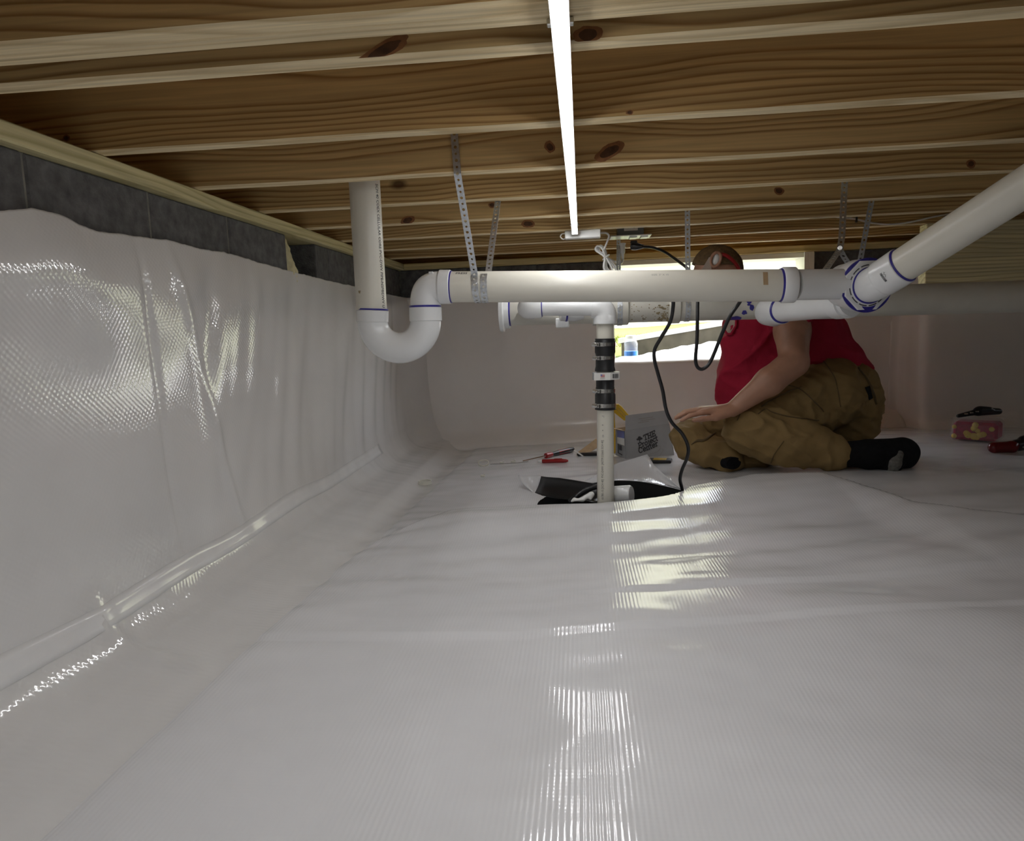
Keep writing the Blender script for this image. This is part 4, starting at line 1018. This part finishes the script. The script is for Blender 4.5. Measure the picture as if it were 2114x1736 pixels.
# far arm, braced on the ground behind the knee, and legs inside the trousers
cp_(J(1565, 650, 3.36), J(1520, 740, 3.45), .060, .048); cp_(J(1520, 740, 3.45), J(1500, 830, 3.40), .045, .035); cp_(J(1500, 830, 3.40), J(1490, 858, 3.36), .034, .024)
cp_(J(1720, 830, 3.14), J(1545, 893, 2.95), .09, .055); cp_(J(1545, 900, 2.95), J(1720, 938, 2.90), .050, .034)
cp_(J(1690, 850, 3.32), J(1440, 905, 3.24), .09, .055); cp_(J(1430, 912, 3.2), J(1530, 935, 3.1), .050, .036)
body = obj('body', relax(implicit(prim, .0045, .022), 1), 'skin', person, 180)
# shirt
pr = [sd_cap(J(1733, 802, 3.28), J(1655, 695, 3.26), .160, .178), sd_cap(J(1655, 695, 3.26), J(1600, 640, 3.25), .178, .140),
      sd_cap(J(1578, 690, 3.27), J(1555, 800, 3.29), .150, .155), sd_cap(J(1635, 612, 3.09), J(1630, 650, 3.05), .096, .088), sd_cap(J(1565, 640, 3.37), J(1528, 672, 3.40), .095, .070), sd_cap(J(1600, 760, 3.28), J(1700, 790, 3.28), .14, .14)]
def shirt_fold(q):
    px = q[0]; s = .012 * nz(q[0] * 9 + q[2] * 5, q[1] * 5, q[2] * 3.2)
    s += .010 * nz(q[0] * 16 - q[2] * 6, q[1] * 6, q[2] * 2.5 + 5) * (1 - sst(.75, 1., q[0]))
    rd = 1 - 2 * abs(nz(q[0] * 7.5 - q[2] * 4.5, q[1] * 4, q[2] * 2.2 + 11)); s += .020 * max(0, rd) ** 2 * (1 - sst(.85, 1.1, q[0]))
    rd = 1 - 2 * abs(nz(q[0] * 5 + q[2] * 9, q[1] * 4, q[2] * 7 + 3)); s += .010 * max(0, rd) ** 2
    return s + .004 * nz(q[0] * 30, q[1] * 20, q[2] * 22)
smb = crumple(relax(implicit(pr, .007, .03), 2), shirt_fold); shirt = obj('shirt', smb, 'shirt', person, 180); sbv = BVHTree.FromPolygons([Vector(q) for q in smb.v], smb.f)
# trousers
pr = [sd_ell(J(1737, 826, 3.22), (.158, .175, .175)), sd_ell(J(1745, 872, 3.22), (.125, .15, .11)), sd_cap(J(1715, 812, 3.12), J(1542, 886, 2.94), .145, .084),
      sd_cap(J(1542, 893, 2.93), J(1636, 914, 2.93), .082, .098), sd_cap(J(1636, 914, 2.93), J(1724, 938, 2.89), .098, .061),
      sd_cap(J(1428, 905, 3.22), J(1560, 890, 3.30), .082, .11), sd_cap(J(1425, 915, 3.17), J(1506, 944, 3.04), .072, .048), sd_cap(J(1470, 930, 3.1), J(1560, 940, 3.1), .06, .06)]
def tr_fold(q):
    s = .010 * nz(q[0] * 7 + q[2] * 9, q[1] * 5, q[2] * 14 - q[0] * 5)
    rd = 1 - 2 * abs(nz(q[0] * 8 - q[2] * 7, q[1] * 6, q[2] * 11 + q[0] * 6)); s += .012 * max(0, rd) ** 2
    rd = 1 - 2 * abs(nz(q[0] * 13 + q[2] * 16, q[1] * 8, q[2] * 10)); s += .006 * max(0, rd) ** 2
    return s + .006 * nz(q[0] * 20 - q[2] * 16, q[1] * 10, q[2] * 22) + .0025 * nz(q[0] * 45, q[1] * 30, q[2] * 45)
tmb = crumple(relax(implicit(pr, .007, .022), 2), tr_fold)
trousers = obj('trousers', tmb, 'khaki', person, 180)
# sock and foot
pr = [sd_cap(J(1722, 938, 2.89), J(1790, 937, 2.88), .050, .056), sd_cap(J(1796, 938, 2.885), J(1862, 936, 2.93), .058, .066), sd_cap(J(1815, 935, 2.88), J(1840, 955, 2.87), .05, .045)]
sock = obj('sock', crumple(relax(implicit(pr, .006, .02), 1), lambda q: .003 * nz(q[0] * 18, q[1] * 18, q[2] * 18)), 'sock', person, 180)
pr = [sd_cap(J(1857, 938, 2.853), J(1847, 956, 2.835), .016, .023), sd_cap(J(1847, 956, 2.835), J(1842, 969, 2.845), .023, .020)]
obj('sock_heel', crumple(relax(implicit(pr, .004, .015), 1), lambda q: .0015 * nz(q[0] * 60, q[1] * 60, q[2] * 60)), 'sock_grey', sock, 180)
mb = MB(); c = J(1512, 954, 3.0); rr = []
rr = [c + np.array([.034 * math.cos(w), .02 * math.cos(w) - .028, .026 * math.sin(w)]) for w in np.linspace(0, 2 * math.pi, 20, endpoint=False)]
mb.prism(rr, np.array([-.02, .03, 0])); obj('dark_hem_hollow', mb, 'sock', person, 60)  # black disc painting the dark hollow inside the trouser hem
# seams, belt line and pocket flap laid on the trouser surface
bv = BVHTree.FromPolygons([Vector(q) for q in tmb.v], tmb.f)
def lay(pts, lift=.002, bv=bv):
    out = []
    for a, b in pts:
        d = ray(a, b); d = Vector(d / np.linalg.norm(d)); h = bv.ray_cast(Vector(CAM), d)
        if h[0] is not None: out.append(np.array(h[0]) + np.array(h[1]) * lift)
    return out
def pix(pts, n=10): return [tuple(q[:2]) for q in spline([(a, b, 0) for a, b in pts], n)]
for pts, r in (([(1606, 789), (1630, 796), (1655, 806), (1690, 838), (1700, 850)], .0022), ([(1572, 840), (1600, 822), (1630, 808), (1655, 799)], .0030), ([(1565, 855), (1580, 845), (1597, 852), (1640, 862), (1690, 868)], .0022),
               ([(1771, 760), (1790, 785), (1803, 812), (1808, 835)], .0045), ([(1591, 955), (1600, 935), (1618, 910)], .0016), ([(1522, 868), (1528, 855), (1524, 852)], .0018), ([(1700, 745), (1720, 775), (1728, 800), (1735, 840)], .0018)):
    L_ = lay(pix(pts))
    if len(L_) > 2: obj('seam', MB().tube(L_, r, 8), 'khaki_dark', trousers, 60)
L_ = [lay([(a, b)], .006) for a, b in ((1784, 800), (1793, 797), (1800, 821), (1793, 825))]
if all(L_): obj('brand_patch', MB().prism([q[0] for q in L_], np.array([0, .008, 0])), 'sock', trousers)
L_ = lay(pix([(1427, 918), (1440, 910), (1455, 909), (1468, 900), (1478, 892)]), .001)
if len(L_) > 2: obj('painted_fold_shadow', MB().tube(L_, [.006 * math.sin(math.pi * (i + .5) / len(L_)) + .001 for i in range(len(L_))], 8), 'khaki_dark', trousers, 60)  # dark tube painting the shade of a trouser fold
# pale sleeve lining, collar
L_ = lay([(1501, 684), (1506, 672), (1512, 661), (1524, 658), (1521, 674), (1513, 688), (1506, 690)], .012, sbv)
if len(L_) > 4:
    obj('sleeve_lining', MB().prism(L_, np.array([0, .003, 0])), 'shirt_pale', shirt); obj('sleeve_hem', MB().tube(L_ + L_[:1], .006, 8), 'shirt', shirt, 60)
# cap over the head, ear, strap, earpiece
ax = [_n(np.array([.94, .0, -.34])), np.array([0, 1., 0]), _n(np.array([.34, 0, .94]))]; hc_ = J(1481, 556, 3.14); rows = []
for t in np.linspace(0, 1, 16):
    row = []
    for w in np.linspace(0, 2 * math.pi, 37):
        low = -.05 + .62 * max(0, -math.sin(w)) * (.45 + .55 * math.cos(w - .2)) + .05 * math.cos(w)
        el_ = math.pi / 2 * (1 - t) + low * t
        d_ = math.cos(el_) * math.cos(w) * .110 * ax[0] + math.cos(el_) * math.sin(w) * .084 * ax[1] + math.sin(el_) * .104 * ax[2]
        row.append(hc_ + d_ * (1 + .015 * nz(w * 3, t * 9)))
    rows.append(row)
obj('cap', MB().grid(rows), 'hair', person, 180, solid=.006)
ec = J(1477, 536, 3.055); er = []
for w in np.linspace(0, 2 * math.pi, 24): er.append(ec + np.array([.020 * math.cos(w) + .006 * math.sin(w), -.006, .029 * math.sin(w)]))
obj('ear', MB().tube(er, .0065, 10, cap=False), 'skin', person, 60)
obj('ear_muff', relax(implicit([sd_ell(ec + np.array([.004, 0, .004]), (.015, .012, .022)), sd_ell(ec + np.array([-.004, .004, -.01]), (.012, .010, .014))], .003, .008), 1), 'white_pl', person, 180)
mb = MB(); mb.prism([J(a, b, 3.045) for a, b in ((1464, 531), (1467, 530), (1470, 575), (1444, 575), (1449, 556))], np.array([0, .006, 0])); obj('face_mask', mb, 'shirt_pale', person)
obj('goggle_strap', MB().tube(spline([J(1488, 525, 3.058), J(1500, 528, 3.056), J(1515, 540, 3.07), J(1526, 556, 3.09), J(1530, 575, 3.11)], 6), .008, 10), 'red', person, 60)

# ================================================================== THINGS ON THE FLOOR
def flat_ring(c, ro, ri, h, n=28):
    mb = MB(); vs = []
    for r_, z in ((ro, 0), (ro, h), (ri, h), (ri, 0)): vs += [c + np.array([r_ * math.cos(w), r_ * math.sin(w), z]) for w in np.linspace(0, 2 * math.pi, n, endpoint=False)]
    return mb.add(vs, [(i * n + j, i * n + (j + 1) % n, ((i + 1) % 4) * n + (j + 1) % n, ((i + 1) % 4) * n + j) for i in range(4) for j in range(n)])
# slab-serif lettering for the carton
def _arc(cx, cy, rx, ry, a0, a1, n=12): return [(cx + rx * math.cos(math.radians(a)), cy + ry * math.sin(math.radians(a))) for a in np.linspace(a0, a1, n)]
GL = {'T': (.9, [[(.45, 0), (.45, 1)], [(.02, 1), (.88, 1)], [(.24, .02), (.66, .02)], [(.04, 1), (.04, .76)], [(.86, 1), (.86, .76)]]),
      'H': (1.0, [[(.2, 0), (.2, 1)], [(.8, 0), (.8, 1)], [(.2, .5), (.8, .5)], [(.02, .02), (.38, .02)], [(.62, .02), (.98, .02)], [(.02, .98), (.38, .98)], [(.62, .98), (.98, .98)]]),
      'E': (.85, [[(.2, 0), (.2, 1)], [(.02, .98), (.8, .98)], [(.02, .02), (.8, .02)], [(.2, .5), (.6, .5)], [(.79, .98), (.79, .74)], [(.8, .02), (.8, .26)], [(.6, .38), (.6, .62)]]),
      'P': (.85, [[(.2, 0), (.2, 1)], [(.02, .02), (.42, .02)], [(.02, .98), (.5, .98)] + _arc(.5, .72, .28, .26, 90, -90) + [(.2, .46)]]),
      'r': (.6, [[(.2, 0), (.2, .68)], [(.02, .02), (.42, .02)], [(.04, .67), (.2, .67)], _arc(.42, .42, .22, .25, 180, 60)]),
      'o': (.75, [_arc(.37, .34, .28, .33, 0, 360, 22)]),
      'j': (.45, [[(.25, .68), (.25, -.1)] + _arc(.05, -.1, .2, .2, 0, -110, 6), [(.08, .67), (.25, .67)]]),
      'e': (.72, [[(.1, .36), (.62, .36)] + _arc(.36, .34, .27, .33, 5, 320, 20)]),
      'c': (.68, [_arc(.36, .34, .28, .33, 45, 320, 18), [(.58, .66), (.58, .46)]]),
      't': (.5, [[(.2, .9), (.2, .15)] + _arc(.34, .15, .14, .14, 180, 300, 6), [(.02, .66), (.44, .66)]]),
      'C': (.95, [_arc(.48, .5, .40, .49, 42, 318, 24), [(.80, 1.0), (.80, .66)]]),
      'n': (.82, [[(.18, 0), (.18, .68)], [(.02, .02), (.34, .02)], [(.04, .67), (.18, .67)], _arc(.40, .42, .22, .25, 180, 0, 10) + [(.62, 0)], [(.48, .02), (.78, .02)]])}
def slab(word, x, y, s, wt, shear=.18):
    mb = []; cx_ = x
    for ch in word:
        adv, strokes = GL[ch]
        for st in strokes:
            for i in range(len(st) - 1):
                a = np.array(st[i]); b = np.array(st[i + 1]); d = b - a; l_ = np.linalg.norm(d)
                if l_ < 1e-6: continue
                d /= l_; nn = np.array([-d[1], d[0]]) * wt / 2; e_ = d * wt * .25
                mb.append([(cx_ + (q[0] + shear * q[1]) * s, y + q[1] * s) for q in (a - e_ + nn, a - e_ - nn, b + e_ - nn, b + e_ + nn)])
        cx_ += adv * s * 1.02
    return mb
bl, br = on_floor(1293, 947), on_floor(1391, 947); br[1] = bl[1] + .02; br = at(1391, 947, br[1]); br[2] = fz(br[0], br[1]); bl[2] = fz(bl[0], bl[1])
tl, tr = at(1291, 889, bl[1] + .02), at(1381, 875, br[1] + .02); fl_, fr_ = at(1291, 858, bl[1] + .05), at(1375.5, 847, br[1] + .05)
ct = thing('grey_carton', (bl + br) / 2, 'open grey carton printed THE Project Center behind the pump pipe', 'box')
dep = np.array([-.045, .105, 0.]); bdp = dep + np.array([0, 0, 0])
def quad(name, a, b, c, d, mat, par, th=.0025):
    nn = _n(np.cross(b - a, d - a)) * th; return obj(name, MB().prism([a, b, c, d], nn), mat, par)
fpn = quad('front_panel', bl, br, tr, tl, 'card_grey', ct); quad('side_panel', bl + dep, bl, tl, tl + dep * .9, 'card_grey', ct); quad('side_panel', br, br + dep, tr + dep, tr, 'card_grey', ct); quad('back_panel', br + dep, bl + dep, tl + dep * .9, tr + dep, 'kraft', ct)
ofl = quad('open_flap', tl, tr, fr_, fl_, 'card_grey', ct); quad('side_flap', tl + dep * .9, tl, tl + np.array([-.055, -.0, .012]), tl + dep * .9 + np.array([-.05, 0, .01]), 'kraft', ct)
nf = _n(np.cross(br - bl, tl - bl)); nf = nf if nf.dot(CAM - bl) > 0 else -nf
face = lambda u, v, l=.0036: (bl * (1 - u) + br * u) * (1 - v) + (tl * (1 - u) + tr * u) * v + nf * l
W_ = np.linalg.norm(br - bl); H_ = np.linalg.norm(tl - bl)
sideq = lambda u, v: (bl + dep * u) * (1 - v) + (tl + dep * .9 * u) * v + np.array([-.004, -.0035, 0])
obj('side_print', MB().add([sideq(*q) for q in ((.05, .72), (.8, .70), (.8, .94), (.05, .97))], [(0, 1, 2, 3)]), 'card_blue', ct)
obj('side_label', MB().add([sideq(*q) for q in ((.05, .46), (.8, .48), (.8, .70), (.05, .72))], [(0, 1, 2, 3)]), 'paper', ct)
mb = MB()
for q in (((.65, .12), (.75, .12), (.75, .45), (.65, .45)), ((.3, .08), (.7, .12), (.7, .15), (.3, .12)), ((.35, .25), (.6, .25), (.6, .43), (.35, .43))): mb.add([sideq(*w) for w in q], [(0, 1, 2, 3)])
obj('side_figure', mb, 'print', ct)
mb = MB(); ang = math.radians(15)
def put(polys, ox, oy):
    for poly in polys:
        vs = []
        for x, y in poly:
            X = ox + x * math.cos(ang) - y * math.sin(ang); Y = oy + x * math.sin(ang) + y * math.cos(ang); vs.append(face(X / W_, Y / H_))
        mb.add(vs, [(0, 1, 2, 3)])
s_ = W_ * .098
put(slab('THE', 0, 0, s_ * 1.02, .22), W_ * .40, H_ * .57); put(slab('Project', 0, 0, s_, .21), W_ * .27, H_ * .33); put(slab('Center', 0, 0, s_ * 1.03, .21), W_ * .27, H_ * .155)
obj('lettering', mb, 'print', fpn)
mb = MB(); cx_, cy_ = W_ * .305, H_ * .625                                        # small leafy tree emblem
for (dx, dy, r_) in ((0, .038, .036), (-.040, .008, .028), (.040, .014, .028), (0, .008, .034)):
    poly = [face((cx_ + W_ * (dx + r_ * math.cos(w))) / W_, (cy_ + W_ * (dy + r_ * .8 * math.sin(w))) / H_) for w in np.linspace(0, 2 * math.pi, 12, endpoint=False)]; mb.add(poly, [tuple(range(12))])
mb.add([face(a / W_, b / H_) for a, b in ((cx_ - W_ * .009, cy_ - W_ * .055), (cx_ + W_ * .009, cy_ - W_ * .055), (cx_ + W_ * .009, cy_), (cx_ - W_ * .009, cy_))], [(0, 1, 2, 3)]); obj('tree_emblem', mb, 'print', fpn)
mb = MB()                                                                        # line drawing of a curled sheet
def line(pts, w=.006):
    for (a, b), (c, d) in zip(pts[:-1], pts[1:]):
        dx, dy = c - a, d - b; l_ = math.hypot(dx, dy); nx_, ny_ = -dy / l_ * w, dx / l_ * w
        mb.add([face(a + nx_, b + ny_), face(a - nx_, b - ny_), face(c - nx_, d - ny_), face(c + nx_, d + ny_)], [(0, 1, 2, 3)])
line([(.40, .17), (.70, .34), (.74, .33), (.74, .28), (.68, .16), (.44, .06)]); line([(.68, .16), (.74, .24), (.79, .22), (.78, .16), (.71, .02), (.44, -.0)]); obj('line_drawing', mb, 'print_grey', fpn)
mb = MB(); flp = lambda u, v: (tl * (1 - u) + tr * u) * (1 - v) + (fl_ * (1 - u) + fr_ * u) * v + np.array([0, -.0045, .0005])
for a, b, c in ((.32, .66, .62), (.36, .70, .48), (.30, .55, .36)): mb.add([flp(a, c), flp(b, c), flp(b, c + .07), flp(a, c + .07)], [(0, 1, 2, 3)])
obj('flap_print', mb, 'print_grey', ofl)

# screwdriver
a, b, c = on_floor(1079, 952, .006), on_floor(1126, 941, .014), on_floor(1184, 927, .014)
sd_ = thing('screwdriver', (a + c) / 2 - np.array([0, 0, .014]), 'red and black handled screwdriver lying near the far wall', 'screwdriver'); d_ = _n(c - b); l_ = np.linalg.norm(c - b)
obj('shaft', MB().tube([a, a * .9 + b * .1, b], [.0045, .0035, .0042], 10), 'steel', sd_, 40)
obj('collar', MB().lathe(b, d_, [(0, .008), (.004, .014), (l_ * .18, .0145), (l_ * .22, .0115)], 18), 'red', sd_, 40)
obj('handle', MB().lathe(b + d_ * l_ * .2, d_, [(0, .0108), (l_ * .2, .0135), (l_ * .45, .0145), (l_ * .7, .014), (l_ * .78, .011), (l_ * .8, .004)], 18), 'black', sd_, 40)
obj('grip_inset', MB().lathe(b + d_ * l_ * .42, d_, [(0, .012), (.002, .0150), (l_ * .36, .0152), (l_ * .38, .012)], 6), 'red', sd_)
# red marker with white tip
a, b = on_floor(1119, 952, .009), on_floor(1173, 951, .009); d_ = _n(b - a); l_ = np.linalg.norm(b - a)
mk = thing('red_marker', (a + b) / 2 - np.array([0, 0, .009]), 'dark red capped marker lying beside the screwdriver', 'marker')
obj('barrel', MB().lathe(a, d_, [(0, .007), (.004, .0098), (l_ * .8, .0098), (l_ * .92, .008), (l_, .004)], 18), 'red', mk, 40)
obj('clip', MB().box(a + d_ * l_ * .62 + np.array([0, 0, .0115]), (l_ * .3, .006, .0022)), 'red', mk)
obj('tip_section', MB().lathe(a - d_ * .020, d_, [(0, .0045), (.014, .0075), (.021, .0075)], 14), 'white_pl', mk, 40)
# cut pipe ring and nylon scraps
c = on_floor(878, 999); o = obj('cut_pipe_ring', flat_ring(c, .030, .0265, .016), 'zip', None, 40); tag(o, 'cream cut ring of plastic pipe alone on the sheeting by the left wall', 'ring')
c = on_floor(998, 962); mb = MB().tube([c + np.array([.026 * math.cos(w), .010 + .012 * math.sin(w), .014 + .013 * math.sin(w)]) for w in np.linspace(0, 2 * math.pi, 20)], .0032, 8, cap=False); tag(obj('cable_tie_loop', mb, 'zip', None, 60), 'small pale cable tie loop left of the screwdriver tip', 'cable tie')
for (x, y, s_, lb) in ((1036, 957, .010, 'tiny pale nylon scrap nearest the cable tie loop'), (1060, 955, .011, 'tiny pale nylon scrap beside the screwdriver tip'), (997, 984, .010, 'tiny pale square nylon scrap in front of the cable tie loop')):
    c = on_floor(x, y); mb = MB().box(c + np.array([0, 0, s_ * .45]), (s_ * 2.1, s_ * 1.2, s_ * .9), bev=.002).box(c + np.array([s_ * .8, 0, s_ * .9]), (s_ * .6, s_, s_ * .9), bev=.0015); tag(obj('nylon_scrap', mb, 'zip', None), lb, 'scrap', 'nylon scraps by the screwdriver')
# wire from the loop to the tools
a = [on_floor(1012, 958, .002), on_floor(1035, 957, .002), on_floor(1060, 956, .003), on_floor(1090, 953, .002)]; tag(obj('thin_wire', MB().tube(spline(a, 5), .0012, 6), 'print_grey', None, 60), 'thin grey wire lying between cable tie loop and screwdriver', 'wire')
# kraft scrap on a black tray
kc = on_floor(1212, 941); kt = thing('kraft_scrap', kc, 'folded brown card with black tray left of the pump pipe', 'card')
obj('tray', MB().box(kc + np.array([.01, .02, .008]), (.125, .06, .014), bev=.006), 'black', kt)
quad('card', at(1205, 942, kc[1] - .01), at(1193, 933, kc[1] + .02), at(1231, 905, kc[1] + .12), at(1237, 921, kc[1] + .08), 'kraft', kt, .002)
quad('white_strip', at(1186, 928, kc[1] + .0), at(1205, 941, kc[1] - .015), at(1203, 943, kc[1] - .016), at(1184, 930, kc[1]), 'paper', kt, .003)
# yellow tool leaning behind the carton
yb = on_floor(1268, 938); yl = thing('yellow_tool', yb, 'yellow plastic tool standing behind the grey carton', 'tool')
obj('tool_head', MB().prism([at(a, b, yb[1] + .05) for a, b in ((1266, 836), (1277, 834.5), (1284, 840), (1299, 858), (1296, 868), (1288, 868), (1266, 850))], np.array([0, .03, 0])), 'yellow', yl)
obj('tool_body', MB().prism([at(a, b, yb[1] + .04) for a, b in ((1252, 838), (1268, 838), (1272, 925), (1273, 940), (1255, 941))], np.array([0, .03, 0])), 'yellow', yl)
mb = MB()
for (a, b), (c, d) in (((1272, 844), (1289, 862)), ((1277, 842), (1293, 860))): mb.tube([at(a, b, yb[1] + .0495), at(c, d, yb[1] + .0495)], .0012, 6)
obj('tool_grooves', mb, 'dirt', yl)
# small black and yellow pack
c = on_floor(1364, 957); pc_ = thing('small_pack', c, 'flat black pack with yellow label in front of the carton', 'pack')
Rz = np.array([[.97, .22, 0], [-.22, .97, 0], [0, 0, 1.]])
obj('pack_case', MB().box(c + np.array([0, .03, .008]), (.108, .065, .016), Rz, bev=.004), 'black', pc_); obj('pack_label', MB().box(c + np.array([0, .03, .0166]), (.06, .045, .001), Rz), 'yellow', pc_)

# sweets tub with a tool on its lid
c = on_floor(2032, 913); tb = thing('sweets_tub', c, 'clear plastic tub of red and yellow sweets at the right', 'tub'); ry = c[1]
Wt = 82 * ry / FPX; Ht = 46 * ry / FPX; tc_ = c + np.array([0.0, .06, 0])
Rt = np.array([[.788, .616, 0], [-.616, .788, 0], [0, 0, 1.]])
cnt_ = obj('contents', MB().box(tc_ + np.array([0, 0, Ht * .46]), (Wt * .93, .125, Ht * .78), Rt, bev=.012), 'candy_red', tb, 30)
obj('tub_wall', MB().box(tc_ + np.array([0, 0, Ht * .48]), (Wt, .14, Ht * .94), Rt, bev=.014), 'clear', tb, 30)
obj('lid', MB().box(tc_ + np.array([0, 0, Ht * .985]), (Wt * 1.03, .146, Ht * .09), Rt, bev=.005), 'clear', tb, 30)
rnd = random.Random(5)
for k, (u, v, a, b) in enumerate(((-.12, .30, .017, .011), (.0, .26, .018, .012), (.12, .33, .016, .011), (.07, .50, .012, .020), (.0, .60, .016, .010), (-.16, .38, .014, .012), (.19, .36, .015, .010), (-.42, .62, .010, .014), (-.42, .22, .012, .012), (.36, .60, .012, .010), (.02, .74, .014, .008), (.06, .20, .012, .009))):
    q = tc_ + Rt @ np.array([u * Wt, -.0615, Ht * v]); obj('sweet', MB().lathe(q + np.array([0, .004, 0]), Rt @ np.array([0, -1., .1]), [(0, a), (.004, a * .98), (.008, a * .6), (.009, a * .2)], 10), 'candy_yel', cnt_, 180)
t0_ = tc_[2] + Ht * 1.04
pr = [sd_cap(np.array([tc_[0] - .105, tc_[1] - .03, t0_ + .010]), np.array([tc_[0] + .0, tc_[1], t0_ + .024]), .009, .015), sd_cap(np.array([tc_[0] + .0, tc_[1], t0_ + .026]), np.array([tc_[0] + .10, tc_[1] + .02, t0_ + .020]), .022, .015), sd_cap(np.array([tc_[0] + .01, tc_[1], t0_ + .034]), np.array([tc_[0] + .05, tc_[1], t0_ + .034]), .014, .010)]
hk = thing('black_hand_tool', (tc_[0], tc_[1], t0_), 'black hand tool lying on the lid of the sweets tub', 'tool'); obj('tool_body', relax(implicit(pr, .004, .012), 1), 'black', hk, 180)
mb = MB()
for k in range(3): mb.box((tc_[0] - .075 + .028 * k, tc_[1] - .04 + .008 * k, t0_ + .020 + .004 * k), (.016, .006, .006), bev=.001)
obj('tool_studs', mb, 'steel', hk)
# dark red pliers
a = on_floor(2052, 924, .022); pl_ = thing('red_pliers', a - np.array([0, 0, .022]), 'glossy dark red handled tool lying in front of the sweets tub', 'tool')
obj('grip', relax(implicit([sd_cap(a, a + np.array([.075, .008, .0]), .024, .026), sd_cap(a + np.array([.075, .008, 0]), a + np.array([.11, .02, .01]), .024, .016)], .004, .01), 1), 'maroon', pl_, 180)
obj('tool_head', relax(implicit([sd_cap(a + np.array([.10, .02, .004]), a + np.array([.18, .05, .012]), .026, .03), sd_cap(a + np.array([.13, .03, .03]), a + np.array([.20, .04, .05]), .014, .014)], .004, .01), 1), 'black', pl_, 180)
obj('rivet', MB().box(a + np.array([.125, -.004, .0]), (.022, .006, .006), bev=.001), 'galv', pl_)

# ================================================================== OUTSIDE
GZ = .40
mb = MB(); rows = []
for y in list(np.linspace(4.50, 9, 60)) + list(np.linspace(9.5, 60, 20)):
    rows.append([(x, y, GZ - .02 + (.13 + .03 * x) * sst(4.95, 5.5, y) + .02 * nz(x * 1.2, y * 1.2) + .010 * max(0, y - 6)) for x in np.linspace(-12, 14, 90)])
tag(obj('lawn_ground', MB().grid(rows), 'grass', None, 180, origin=(0, 8, 0)), 'sunlit yellow-green lawn outside the opening', 'lawn')
mb = MB(); rnd = random.Random(2)
for k in range(5200):
    y = 4.9 + 3.2 * rnd.random() ** 1.6; x = rnd.uniform(-.2, 2.6)
    if y < 5.12: continue
    if y < 5.5 and x > .22: continue
    z = GZ - .03 + (.13 + .03 * x) * sst(4.95, 5.5, y); h = rnd.uniform(.03, .085); w = .004; t_ = rnd.uniform(0, 6.28); lx_, ly_ = rnd.gauss(0, .025), rnd.gauss(0, .025)
    mb.add([(x - w * math.cos(t_), y - w * math.sin(t_), z), (x + w * math.cos(t_), y + w * math.sin(t_), z), (x + lx_, y + ly_, z + h)], [(0, 1, 2)])
gb = obj('grass_blades', mb, 'grass', None, origin=(1, 5.5, GZ)); tag(gb, 'blades of sunlit grass beyond the opening', 'grass', kind='stuff')
# sloping edging with pale top
e0, e1 = at(1284, 709, 5.15), at(1600, 654, 5.30); ed = thing('edging_beam', (e0 + e1) / 2 - np.array([0, 0, .25]), 'sloping dark concrete edging with pale top outside the opening', 'edging')
mb = MB(); mb.prism([e0, e1, e1 - np.array([0, 0, .35]), e0 - np.array([0, 0, .22])], np.array([0, .10, 0])); obj('edging_face', mb, 'timber', ed)
up = np.array([0, 0, .034]); mb = MB().prism([e0 + np.array([-.02, -.012, .001]), e1 + np.array([0, -.012, .001]), e1 + up + np.array([0, -.012, 0]), e0 + up + np.array([-.02, -.012, 0])], np.array([0, .13, 0])); obj('edging_top', mb, 'pale_edge', ed)
# white sheet piled on the ledge outside
bp = [sd_ell((1.0, 4.86, GZ + .03), (.42, .22, .10)), sd_ell((.72, 4.83, GZ + .02), (.30, .2, .085)), sd_ell((1.25, 4.88, GZ + .06), (.3, .2, .09)), sd_ell((.42, 4.84, GZ + .01), (.3, .17, .06))]
o = obj('white_sheet_pile', crumple(relax(implicit(bp, .015, .05), 2), lambda q: .025 * nz(q[0] * 6, q[1] * 6, q[2] * 6) + .012 * nz(q[0] * 16, q[1] * 16, q[2] * 16)), 'bag', None, 180); tag(o, 'crumpled bright white sheeting piled outside the opening', 'sheet')
# jug
jb_ = at(1303, 748, 4.62); jg = thing('plastic_bottle', (jb_[0], 4.62, GZ + .06), 'clear plastic bottle with blue label outside the opening', 'bottle')
obj('bottle_body', MB().lathe((jb_[0], 4.62, GZ + .05), (0, 0, 1), [(0, .035), (.004, .042), (.08, .042), (.10, .044), (.115, .038), (.125, .030), (.135, .026)], 24), 'clear', jg, 40)
obj('bottle_cap', MB().lathe((jb_[0], 4.62, GZ + .18), (0, 0, 1), [(0, .030), (.002, .034), (.020, .034), (.024, .030)], 20), 'white_pl', jg, 40)
obj('bottle_label', MB().lathe((jb_[0], 4.62, GZ + .075), (0, 0, 1), [(0, .0422), (0, .0428), (.03, .0428), (.03, .0422)], 24), 'blue', jg, 40)

# pale wall across the lawn
mb = MB(); zs = np.arange(0.3, 5.2, .2); prof = []
for z in zs: prof += [(15.0, z), (14.97, z + .19)]
mb.grid([[(x, y, z) for y, z in prof] for x in np.linspace(-9, 14, 3)]); mb.box((2.5, 15.2, 2.6), (23, .3, 5.2))
tag(obj('neighbour_wall', mb, 'siding', None), 'pale sunlit wall across the lawn, glimpsed above the drain pipe', 'building')
